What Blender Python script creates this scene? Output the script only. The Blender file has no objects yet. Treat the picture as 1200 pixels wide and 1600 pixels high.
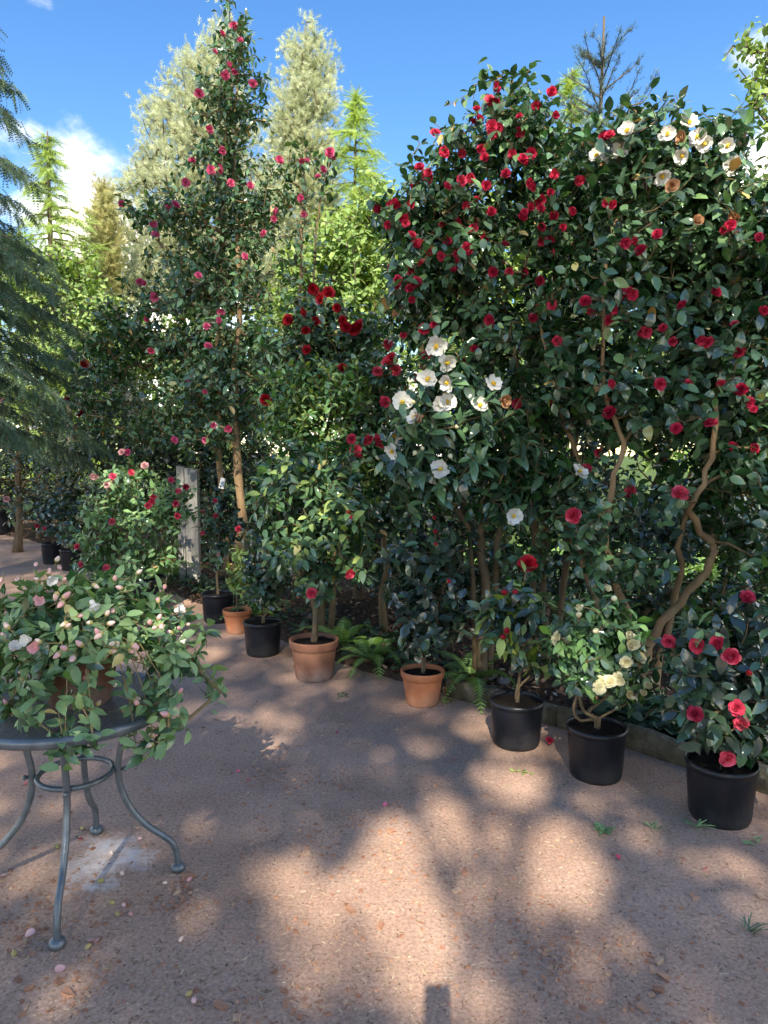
import bpy, math
import numpy as np
from mathutils import Matrix, Vector

# ------------------------------------------------------------------ camera, sky, sun
scene = bpy.context.scene
COL = scene.collection
F = 1101.0                      # focal length in pixels of the 1200x1600 photograph
CAMZ = 1.62
PITCH = math.radians(4.7)
cam_d = bpy.data.cameras.new('camera'); cam = bpy.data.objects.new('camera', cam_d); COL.objects.link(cam)
cam.location = (0, 0, CAMZ); cam.rotation_euler = (math.radians(90) - PITCH, 0, 0)
cam_d.sensor_fit = 'VERTICAL'; cam_d.sensor_height = 24.0; cam_d.lens = 24.0 * F / 1600.0
cam_d.clip_start = 0.05; cam_d.clip_end = 2000
scene.camera = cam

SUN_EL = math.radians(38.5); SUN_AZ = math.radians(4.5)
SUN = np.array([-math.sin(SUN_AZ) * math.cos(SUN_EL), -math.cos(SUN_AZ) * math.cos(SUN_EL), math.sin(SUN_EL)])  # towards the sun
sd = bpy.data.lights.new('sun', 'SUN'); sd.energy = 3.1; sd.angle = math.radians(0.53); sd.color = (1.0, 0.97, 0.92)
so = bpy.data.objects.new('sun', sd); COL.objects.link(so)
so.rotation_euler = Vector(SUN).to_track_quat('Z', 'Y').to_euler(); so.location = (0, -5, 20)

w = bpy.data.worlds.new('World'); scene.world = w; w.use_nodes = True
nt = w.node_tree; N = nt.nodes; L = nt.links; N.clear()
sky = N.new('ShaderNodeTexSky'); sky.sky_type = 'NISHITA'; sky.sun_disc = False
sky.sun_elevation = SUN_EL; sky.sun_rotation = math.radians(180) + SUN_AZ
sky.air_density = 1.0; sky.dust_density = 0.0; sky.ozone_density = 2.5; sky.altitude = 0
tc = N.new('ShaderNodeTexCoord')
mp = N.new('ShaderNodeMapping'); mp.inputs['Scale'].default_value = (1, 1, 1.6); mp.inputs['Location'].default_value = (1.18, .47, .51)
nz = N.new('ShaderNodeTexNoise'); nz.inputs['Scale'].default_value = 2.0; nz.inputs['Detail'].default_value = 9; nz.inputs['Roughness'].default_value = .55
sep = N.new('ShaderNodeSeparateXYZ')
L.new(tc.outputs['Generated'], mp.inputs[0]); L.new(mp.outputs[0], nz.inputs['Vector']); L.new(tc.outputs['Generated'], sep.inputs[0])
m1 = N.new('ShaderNodeMapRange'); m1.inputs[1].default_value = .05; m1.inputs[2].default_value = .50; m1.inputs[3].default_value = .14; m1.inputs[4].default_value = .0
L.new(sep.outputs['Z'], m1.inputs[0])
ad = N.new('ShaderNodeMath'); ad.operation = 'ADD'; L.new(nz.outputs['Fac'], ad.inputs[0]); L.new(m1.outputs[0], ad.inputs[1])
m2 = N.new('ShaderNodeMapRange'); m2.interpolation_type = 'SMOOTHSTEP'; m2.inputs[1].default_value = .565; m2.inputs[2].default_value = .675
L.new(ad.outputs[0], m2.inputs[0])
mx = N.new('ShaderNodeMix'); mx.data_type = 'RGBA'; mx.inputs['B'].default_value = (7.0, 6.9, 6.8, 1)
hsv = N.new('ShaderNodeHueSaturation'); hsv.inputs['Saturation'].default_value = 1.3; hsv.inputs['Hue'].default_value = .508; hsv.inputs['Value'].default_value = .62
L.new(sky.outputs[0], hsv.inputs['Color']); L.new(m2.outputs[0], mx.inputs['Factor']); L.new(hsv.outputs[0], mx.inputs['A'])
bg = N.new('ShaderNodeBackground'); bg.inputs['Strength'].default_value = 0.15
wo = N.new('ShaderNodeOutputWorld'); L.new(mx.outputs['Result'], bg.inputs[0]); L.new(bg.outputs[0], wo.inputs[0])
scene.view_settings.view_transform = 'Standard'; scene.view_settings.look = 'None'
scene.view_settings.gamma = 1; scene.view_settings.use_curve_mapping = False
scene.view_settings.exposure = 1.78
scene.view_settings.use_white_balance = True; scene.view_settings.white_balance_temperature = 7700; scene.view_settings.white_balance_tint = 8
scene.cycles.max_bounces = 5; scene.cycles.diffuse_bounces = 3; scene.cycles.glossy_bounces = 2; scene.cycles.transmission_bounces = 3

# ------------------------------------------------------------------ helpers
_up = np.array([0, math.sin(PITCH), math.cos(PITCH)]); _fw = np.array([0, math.cos(PITCH), -math.sin(PITCH)])
CAM = np.array([0, 0, CAMZ])
def ray(u, v):
    return np.array([1.0, 0, 0]) * (u - 600) / F + _up * (800 - v) / F + _fw
def P(u, v, Y):
    d = ray(u, v); return CAM + d * (Y / d[1])
def G(u, v, z=0.0):
    d = ray(u, v); return CAM + d * ((z - CAMZ) / d[2])
def px(p):
    q = np.asarray(p) - CAM; zc = q @ _fw
    return np.stack([600 + F * q[..., 0] / zc, 800 - F * (q @ _up) / zc], -1)
def nrm(a):
    a = np.asarray(a, float); return a / np.maximum(np.linalg.norm(a, axis=-1, keepdims=True), 1e-9)

def make_mesh(name, V, Fs, mat, var=None, smooth=True):
    V = np.asarray(V, np.float32).reshape(-1, 3)
    if not isinstance(Fs, list) or np.ndim(Fs[0]) == 1: Fs = [Fs]
    Fs = [np.asarray(f, np.int32) for f in Fs if len(f)]
    me = bpy.data.meshes.new(name)
    me.vertices.add(len(V)); me.vertices.foreach_set('co', V.ravel())
    nl = sum(f.size for f in Fs); npol = sum(len(f) for f in Fs)
    me.loops.add(nl); me.polygons.add(npol)
    me.loops.foreach_set('vertex_index', np.concatenate([f.ravel() for f in Fs]))
    tot = np.concatenate([np.full(len(f), f.shape[1], np.int32) for f in Fs])
    st = np.concatenate([[0], np.cumsum(tot)[:-1]]).astype(np.int32)
    me.polygons.foreach_set('loop_start', st); me.polygons.foreach_set('loop_total', tot)
    me.polygons.foreach_set('use_smooth', np.full(npol, smooth, bool))
    if var is not None:
        a = me.attributes.new('var', 'FLOAT', 'POINT'); a.data.foreach_set('value', np.asarray(var, np.float32))
    me.update(calc_edges=True)
    if mat is not None: me.materials.append(mat)
    return me
def add(name, me, parent=None, loc=None):
    o = bpy.data.objects.new(name, me); COL.objects.link(o)
    if parent is not None: o.parent = parent
    if loc is not None: o.location = loc
    return o
def tag(o, label, cat, group=None):
    o['label'] = label; o['category'] = cat
    if group: o['group'] = group
    return o
def thing(name, label, cat, loc, group=None):
    o = bpy.data.objects.new(name, None); COL.objects.link(o); o.location = loc; o.empty_display_size = .1
    return tag(o, label, cat, group)
class MB:
    """collects numpy geometry into one mesh"""
    def __init__(s): s.V = []; s.F3 = []; s.F4 = []; s.n = 0; s.var = []
    def put(s, V, F3=None, F4=None, var=0.0):
        V = np.asarray(V, float).reshape(-1, 3); s.V.append(V)
        if F3 is not None and len(F3): s.F3.append(np.asarray(F3) + s.n)
        if F4 is not None and len(F4): s.F4.append(np.asarray(F4) + s.n)
        s.var.append(np.full(len(V), var) if np.isscalar(var) else np.asarray(var)); s.n += len(V)
        return s
    def mesh(s, name, mat, smooth=True, off=None):
        V = np.concatenate(s.V)
        if off is not None: V = V - np.asarray(off)
        Fs = []
        if s.F3: Fs.append(np.concatenate(s.F3))
        if s.F4: Fs.append(np.concatenate(s.F4))
        return make_mesh(name, V, Fs, mat, np.concatenate(s.var), smooth)
def smooth_path(pts, n=5):
    p = np.asarray(pts, float)
    if len(p) < 3:
        t = np.linspace(0, 1, n + 1)[:, None]; return p[0] + (p[-1] - p[0]) * t
    q = np.vstack([2 * p[0] - p[1], p, 2 * p[-1] - p[-2]]); out = []
    for i in range(1, len(q) - 2):
        for k in range(n):
            t = k / n; a, b, c, d = q[i - 1], q[i], q[i + 1], q[i + 2]
            out.append(.5 * (2 * b + (c - a) * t + (2 * a - 5 * b + 4 * c - d) * t * t + (3 * b - a - 3 * c + d) * t ** 3))
    out.append(p[-1]); return np.array(out)
def tube(path, rad, k=8, closed=False, caps=True):
    path = np.asarray(path, float); n = len(path); rad = np.broadcast_to(np.asarray(rad, float), (n,))
    T = np.zeros_like(path)
    if closed: T = np.roll(path, -1, 0) - np.roll(path, 1, 0)
    else: T[1:-1] = path[2:] - path[:-2]; T[0] = path[1] - path[0]; T[-1] = path[-1] - path[-2]
    T = nrm(T); ref = np.array([.31, .17, .93]) if abs(T[0] @ np.array([.31, .17, .93])) < .9 else np.array([.9, .3, .1])
    a = nrm(ref - T[0] * (T[0] @ ref)); A = []
    for t in T: a = nrm(a - t * (t @ a)); A.append(a)
    A = np.array(A); B = np.cross(T, A); th = np.arange(k) * 2 * math.pi / k
    V = (path[:, None] + rad[:, None, None] * (A[:, None] * np.cos(th)[None, :, None] + B[:, None] * np.sin(th)[None, :, None])).reshape(-1, 3)
    Fq = []
    m = n if closed else n - 1
    for i in range(m):
        j = (i + 1) % n
        for q in range(k):
            r = (q + 1) % k; Fq.append((i * k + q, i * k + r, j * k + r, j * k + q))
    F3 = []
    if caps and not closed:
        V = np.vstack([V, path[0], path[-1]]); c0 = n * k
        for q in range(k):
            r = (q + 1) % k; F3.append((c0, r, q)); F3.append((c0 + 1, (n - 1) * k + q, (n - 1) * k + r))
    return V, np.array(F3, int).reshape(-1, 3), np.array(Fq, int)
def lathe(prof, k=36, c=(0, 0, 0), caps=True):
    prof = np.asarray(prof, float); n = len(prof); th = np.arange(k) * 2 * math.pi / k
    V = np.stack([prof[:, 0, None] * np.cos(th), prof[:, 0, None] * np.sin(th), np.repeat(prof[:, 1, None], k, 1)], -1).reshape(-1, 3) + np.asarray(c)
    Fq = [(i * k + q, i * k + (q + 1) % k, (i + 1) * k + (q + 1) % k, (i + 1) * k + q) for i in range(n - 1) for q in range(k)]
    F3 = []
    if caps:
        V = np.vstack([V, [[c[0], c[1], c[2] + prof[0, 1]], [c[0], c[1], c[2] + prof[-1, 1]]]])
        for q in range(k): F3.append((n * k, (q + 1) % k, q)); F3.append((n * k + 1, (n - 1) * k + q, (n - 1) * k + (q + 1) % k))
    return V, np.array(F3, int).reshape(-1, 3), np.array(Fq)
def edge_tubes(A, B, ra, rb, k=4):
    A, B = np.asarray(A), np.asarray(B); T = nrm(B - A); ref = np.where(np.abs(T[:, 2:3]) > .9, [[1., 0, 0]], [[0, 0, 1.]])
    a = nrm(np.cross(T, ref)); b = np.cross(T, a); th = np.arange(k) * 2 * math.pi / k
    ring = a[:, None] * np.cos(th)[None, :, None] + b[:, None] * np.sin(th)[None, :, None]
    V = np.concatenate([A[:, None] + ring * ra[:, None, None], (B + T * rb[:, None] * .5)[:, None] + ring * rb[:, None, None]], 1)
    base = (np.arange(len(A)) * 2 * k)[:, None, None]
    f = np.array([(q, (q + 1) % k, k + (q + 1) % k, k + q) for q in range(k)])[None]
    return V.reshape(-1, 3), (base + f).reshape(-1, 4)
def box(c, s, rz=0.0, jit=0.0, rng=None):
    v = np.array([(x, y, z) for x in (-.5, .5) for y in (-.5, .5) for z in (-.5, .5)])
    if jit: v = v + rng.uniform(-jit, jit, v.shape)
    v = v * np.asarray(s); cr, sr = math.cos(rz), math.sin(rz)
    v = np.stack([v[:, 0] * cr - v[:, 1] * sr, v[:, 0] * sr + v[:, 1] * cr, v[:, 2]], -1) + np.asarray(c)
    return v, np.array([(0, 1, 3, 2), (4, 6, 7, 5), (0, 4, 5, 1), (2, 3, 7, 6), (0, 2, 6, 4), (1, 5, 7, 3)])

# ------------------------------------------------------------------ materials
def mat_new(name):
    m = bpy.data.materials.new(name); m.use_nodes = True; return m, m.node_tree.nodes, m.node_tree.links, m.node_tree.nodes['Principled BSDF']
def rgb(c): return (c[0], c[1], c[2], 1)
def var_fac(n, l):
    at = n.new('ShaderNodeAttribute'); at.attribute_name = 'var'
    oi = n.new('ShaderNodeObjectInfo')
    a = n.new('ShaderNodeMath'); a.operation = 'ADD'; l.new(at.outputs['Fac'], a.inputs[0]); l.new(oi.outputs['Random'], a.inputs[1])
    f = n.new('ShaderNodeMath'); f.operation = 'FRACT'; l.new(a.outputs[0], f.inputs[0]); return f.outputs[0]
def ramp(n, l, fac, stops, interp='LINEAR'):
    r = n.new('ShaderNodeValToRGB'); r.color_ramp.interpolation = interp; e = r.color_ramp.elements
    while len(e) < len(stops): e.new(.5)
    for q, (p, c) in zip(e, stops): q.position = p; q.color = rgb(c)
    if fac is not None: l.new(fac, r.inputs[0])
    return r
def leaf_mat(name, stops, rough=.32, trans=.18, coat=0.0, spec=.5):
    m, n, l, b = mat_new(name); f = var_fac(n, l); r = ramp(n, l, f, stops)
    tcn = n.new('ShaderNodeTexCoord'); nz = n.new('ShaderNodeTexNoise'); nz.inputs['Scale'].default_value = 18; nz.inputs['Detail'].default_value = 3
    l.new(tcn.outputs['Object'], nz.inputs['Vector'])
    hs = n.new('ShaderNodeHueSaturation'); mr = n.new('ShaderNodeMapRange'); mr.inputs[3].default_value = .75; mr.inputs[4].default_value = 1.25
    l.new(nz.outputs['Fac'], mr.inputs[0]); l.new(mr.outputs[0], hs.inputs['Value']); l.new(r.outputs[0], hs.inputs['Color'])
    geo = n.new('ShaderNodeNewGeometry'); mixb = n.new('ShaderNodeMix'); mixb.data_type = 'RGBA'
    l.new(geo.outputs['Backfacing'], mixb.inputs['Factor']); l.new(hs.outputs[0], mixb.inputs['A'])
    hb = n.new('ShaderNodeHueSaturation'); hb.inputs['Saturation'].default_value = .8; hb.inputs['Value'].default_value = 1.5; l.new(hs.outputs[0], hb.inputs['Color'])
    l.new(hb.outputs[0], mixb.inputs['B'])
    l.new(mixb.outputs['Result'], b.inputs['Base Color'])
    rr = n.new('ShaderNodeMix'); rr.data_type = 'FLOAT'; rr.inputs['A'].default_value = rough; rr.inputs['B'].default_value = .7
    l.new(geo.outputs['Backfacing'], rr.inputs['Factor']); l.new(rr.outputs['Result'], b.inputs['Roughness'])
    b.inputs['Specular IOR Level'].default_value = spec; b.inputs['Coat Weight'].default_value = coat; b.inputs['Coat Roughness'].default_value = .07; b.inputs['Coat IOR'].default_value = 1.6
    tr = n.new('ShaderNodeBsdfTranslucent'); ht = n.new('ShaderNodeHueSaturation'); ht.inputs['Value'].default_value = 2.2; ht.inputs['Hue'].default_value = .47
    l.new(hs.outputs[0], ht.inputs['Color']); l.new(ht.outputs[0], tr.inputs[0])
    mx = n.new('ShaderNodeMixShader'); mx.inputs[0].default_value = trans
    l.new(b.outputs[0], mx.inputs[1]); l.new(tr.outputs[0], mx.inputs[2]); l.new(mx.outputs[0], n['Material Output'].inputs[0])
    return m
def petal_mat(name, stops, rough=.5, trans=.25):
    m, n, l, b = mat_new(name); f = var_fac(n, l); r = ramp(n, l, f, stops); l.new(r.outputs[0], b.inputs['Base Color'])
    b.inputs['Roughness'].default_value = rough; b.inputs['Specular IOR Level'].default_value = .3
    tr = n.new('ShaderNodeBsdfTranslucent'); l.new(r.outputs[0], tr.inputs[0]); mx = n.new('ShaderNodeMixShader'); mx.inputs[0].default_value = trans
    l.new(b.outputs[0], mx.inputs[1]); l.new(tr.outputs[0], mx.inputs[2]); l.new(mx.outputs[0], n['Material Output'].inputs[0]); return m
def noise_mat(name, stops, scale=8, detail=6, rough=.8, bump=.3, bscale=None, spec=.3, stretch=None, bdist=.02, metal=0.0):
    m, n, l, b = mat_new(name); tcn = n.new('ShaderNodeTexCoord'); src = tcn.outputs['Object']
    if stretch:
        mp = n.new('ShaderNodeMapping'); mp.inputs['Scale'].default_value = stretch; l.new(src, mp.inputs[0]); src = mp.outputs[0]
    nz = n.new('ShaderNodeTexNoise'); nz.inputs['Scale'].default_value = scale; nz.inputs['Detail'].default_value = detail; nz.inputs['Roughness'].default_value = .6
    l.new(src, nz.inputs['Vector']); r = ramp(n, l, nz.outputs['Fac'], stops); l.new(r.outputs[0], b.inputs['Base Color'])
    nb = n.new('ShaderNodeTexNoise'); nb.inputs['Scale'].default_value = bscale or scale * 4; nb.inputs['Detail'].default_value = 5; l.new(src, nb.inputs['Vector'])
    bp = n.new('ShaderNodeBump'); bp.inputs['Strength'].default_value = bump; bp.inputs['Distance'].default_value = bdist
    l.new(nb.outputs['Fac'], bp.inputs['Height']); l.new(bp.outputs[0], b.inputs['Normal'])
    b.inputs['Roughness'].default_value = rough; b.inputs['Specular IOR Level'].default_value = spec; b.inputs['Metallic'].default_value = metal
    return m
def var_mat(name, stops, rough=.8, spec=.3, interp='LINEAR'):
    m, n, l, b = mat_new(name); r = ramp(n, l, var_fac(n, l), stops, interp); l.new(r.outputs[0], b.inputs['Base Color'])
    b.inputs['Roughness'].default_value = rough; b.inputs['Specular IOR Level'].default_value = spec; return m

M = {}
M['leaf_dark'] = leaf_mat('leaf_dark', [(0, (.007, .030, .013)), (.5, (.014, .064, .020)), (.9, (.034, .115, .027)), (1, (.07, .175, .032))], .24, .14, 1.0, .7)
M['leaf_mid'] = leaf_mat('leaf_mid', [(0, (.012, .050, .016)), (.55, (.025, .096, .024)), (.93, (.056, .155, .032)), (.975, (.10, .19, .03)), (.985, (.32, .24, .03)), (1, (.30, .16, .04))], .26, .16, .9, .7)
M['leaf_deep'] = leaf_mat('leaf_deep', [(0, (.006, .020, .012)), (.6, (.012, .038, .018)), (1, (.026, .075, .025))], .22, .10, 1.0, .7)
M['leaf_light'] = leaf_mat('leaf_light', [(0, (.034, .120, .028)), (.6, (.068, .195, .036)), (1, (.13, .28, .045))], .26, .22, .5)
M['leaf_new'] = leaf_mat('leaf_new', [(0, (.09, .16, .026)), (.5, (.16, .25, .036)), (1, (.24, .33, .045))], .38, .3)
M['leaf_soft'] = leaf_mat('leaf_soft', [(0, (.055, .135, .042)), (.6, (.10, .205, .060)), (1, (.16, .28, .08))], .34, .2, .2)
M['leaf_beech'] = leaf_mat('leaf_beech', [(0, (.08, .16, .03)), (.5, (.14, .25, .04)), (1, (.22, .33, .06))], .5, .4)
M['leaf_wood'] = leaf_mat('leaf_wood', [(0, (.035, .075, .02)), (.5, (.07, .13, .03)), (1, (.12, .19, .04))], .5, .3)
M['ivy'] = leaf_mat('ivy', [(0, (.014, .034, .018)), (.7, (.03, .07, .026)), (1, (.05, .11, .03))], .35)
M['fern'] = leaf_mat('fern', [(0, (.06, .15, .025)), (.5, (.10, .22, .035)), (1, (.16, .30, .045))], .5, .3)
M['needle_pine'] = leaf_mat('needle_pine', [(0, (.25, .29, .17)), (.5, (.36, .40, .25)), (1, (.46, .48, .32))], .6, .35)
M['needle_larch'] = leaf_mat('needle_larch', [(0, (.16, .26, .05)), (.5, (.24, .36, .07)), (1, (.32, .43, .10))], .6, .35)
M['needle_hemlock'] = leaf_mat('needle_hemlock', [(0, (.026, .062, .040)), (.5, (.050, .105, .055)), (1, (.10, .17, .07))], .5, .2)
M['needle_spruce'] = leaf_mat('needle_spruce', [(0, (.04, .08, .07)), (1, (.08, .13, .10))], .5, .1)
M['needle_gold'] = leaf_mat('needle_gold', [(0, (.26, .27, .10)), (1, (.42, .41, .18))], .6, .3)
M['petal_red'] = petal_mat('petal_red', [(0, (.34, .010, .040)), (.6, (.56, .028, .085)), (1, (.72, .08, .15))])
M['petal_crimson'] = petal_mat('petal_crimson', [(0, (.22, .004, .014)), (.6, (.40, .010, .024)), (1, (.52, .02, .03))])
M['petal_pink'] = petal_mat('petal_pink', [(0, (.50, .05, .15)), (.6, (.68, .10, .24)), (1, (.78, .22, .36))])
M['petal_rose'] = petal_mat('petal_rose', [(0, (.44, .022, .06)), (.5, (.68, .06, .12)), (1, (.82, .16, .22))])
M['petal_blush'] = petal_mat('petal_blush', [(0, (.70, .34, .36)), (1, (.78, .50, .48))])
M['petal_white'] = petal_mat('petal_white', [(0, (.66, .65, .60)), (1, (.76, .75, .71))], .5, .2)
M['petal_cream'] = petal_mat('petal_cream', [(0, (.80, .74, .46)), (1, (.86, .83, .62))], .5, .38)
M['petal_brown'] = petal_mat('petal_brown', [(0, (.38, .17, .07)), (1, (.58, .36, .22))], .7)
M['stamen'] = petal_mat('stamen', [(0, (.75, .45, .03)), (1, (.82, .60, .08))], .6, .1)
M['bud_pink'] = petal_mat('bud_pink', [(0, (.62, .30, .30)), (.5, (.74, .46, .44)), (1, (.78, .64, .52))], .45, .15)
M['bud_green'] = petal_mat('bud_green', [(0, (.30, .28, .09)), (1, (.45, .36, .15))], .5, .1)
M['bark'] = noise_mat('bark', [(.25, (.08, .055, .035)), (.6, (.17, .125, .075)), (.85, (.25, .20, .13))], 14, 8, .85, .5, 60, .2, (1, 1, .35))
M['bark_tan'] = noise_mat('bark_tan', [(.25, (.15, .09, .05)), (.6, (.30, .20, .11)), (.85, (.38, .28, .17))], 10, 8, .8, .4, 50, .25, (1, 1, .3))
M['bark_far'] = noise_mat('bark_far', [(.3, (.075, .06, .045)), (.8, (.17, .135, .10))], 6, 5, .9, .4, 30)
M['twig'] = noise_mat('twig', [(.3, (.10, .075, .04)), (.8, (.22, .16, .08))], 20, 3, .8, .2)
M['twig_green'] = noise_mat('twig_green', [(.3, (.18, .13, .06)), (.8, (.30, .23, .11))], 20, 3, .7, .2)
M['soil'] = noise_mat('soil', [(.3, (.010, .008, .007)), (.62, (.028, .022, .018)), (.75, (.05, .04, .03)), (.85, (.22, .19, .16))], 90, 6, .95, .9, 140, .1)
M['metal'] = noise_mat('metal', [(.3, (.085, .105, .12)), (.62, (.14, .165, .185)), (.85, (.22, .235, .24))], 22, 8, .34, .12, 120, .5, None, .004, .35)
M['concrete'] = noise_mat('concrete', [(.25, (.05, .055, .03)), (.5, (.12, .105, .075)), (.8, (.24, .21, .16))], 9, 9, .95, .6, 60, .15)
M['stone'] = noise_mat('stone', [(.3, (.16, .13, .11)), (.8, (.36, .31, .27))], 8, 8, .95, .5, 50, .15)
M['post'] = noise_mat('post', [(.25, (.13, .125, .11)), (.5, (.25, .24, .22)), (.8, (.36, .35, .32))], 7, 8, .9, .4, 40, .2, (2, 2, .5))
M['tag'] = noise_mat('tag', [(.3, (.66, .66, .66)), (.8, (.80, .80, .80))], 8, 2, .5, .02)
M['wire'] = noise_mat('wire', [(.3, (.04, .05, .04)), (.8, (.07, .08, .07))], 8, 2, .5, .02)

def pot_mat(name, stops, rough, stain, spec):
    m, n, l, b = mat_new(name); tcn = n.new('ShaderNodeTexCoord'); nz = n.new('ShaderNodeTexNoise'); nz.inputs['Scale'].default_value = 9; nz.inputs['Detail'].default_value = 8
    l.new(tcn.outputs['Object'], nz.inputs['Vector']); r = ramp(n, l, nz.outputs['Fac'], stops)
    n2 = n.new('ShaderNodeTexNoise'); n2.inputs['Scale'].default_value = 5; n2.inputs['Detail'].default_value = 9; n2.inputs['Roughness'].default_value = .7; l.new(tcn.outputs['Object'], n2.inputs['Vector'])
    sp = n.new('ShaderNodeSeparateXYZ'); l.new(tcn.outputs['Object'], sp.inputs[0])
    z1 = n.new('ShaderNodeMapRange'); z1.inputs[1].default_value = 0; z1.inputs[2].default_value = .16; z1.inputs[3].default_value = .22; z1.inputs[4].default_value = -.05; l.new(sp.outputs['Z'], z1.inputs[0])
    a = n.new('ShaderNodeMath'); a.operation = 'ADD'; l.new(n2.outputs['Fac'], a.inputs[0]); l.new(z1.outputs[0], a.inputs[1])
    s = n.new('ShaderNodeMapRange'); s.inputs[1].default_value = .55; s.inputs[2].default_value = .82; s.inputs[4].default_value = .7; l.new(a.outputs[0], s.inputs[0])
    mx = n.new('ShaderNodeMix'); mx.data_type = 'RGBA'; mx.inputs['B'].default_value = rgb(stain); l.new(s.outputs[0], mx.inputs['Factor']); l.new(r.outputs[0], mx.inputs['A'])
    l.new(mx.outputs['Result'], b.inputs['Base Color'])
    rm = n.new('ShaderNodeMapRange'); rm.inputs[3].default_value = rough; rm.inputs[4].default_value = .9; l.new(s.outputs[0], rm.inputs[0]); l.new(rm.outputs[0], b.inputs['Roughness'])
    b.inputs['Specular IOR Level'].default_value = spec
    n3 = n.new('ShaderNodeTexNoise'); n3.inputs['Scale'].default_value = 70; n3.inputs['Detail'].default_value = 5; l.new(tcn.outputs['Object'], n3.inputs['Vector'])
    bp = n.new('ShaderNodeBump'); bp.inputs['Strength'].default_value = .15; bp.inputs['Distance'].default_value = .01; l.new(n3.outputs['Fac'], bp.inputs['Height']); l.new(bp.outputs[0], b.inputs['Normal'])
    return m
M['terracotta'] = pot_mat('terracotta', [(.25, (.30, .10, .048)), (.6, (.42, .155, .075)), (.85, (.50, .22, .12))], .65, (.38, .22, .15), .3)
M['terracotta_old'] = pot_mat('terracotta_old', [(.25, (.17, .075, .05)), (.6, (.26, .12, .078)), (.85, (.33, .17, .12))], .8, (.34, .27, .24), .2)
M['black_plastic'] = pot_mat('black_plastic', [(.25, (.005, .006, .009)), (.8, (.010, .012, .018))], .36, (.026, .025, .026), .32)
M['blue_glaze'] = pot_mat('blue_glaze', [(.25, (.02, .03, .07)), (.8, (.04, .06, .13))], .3, (.08, .08, .09), .5)

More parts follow.
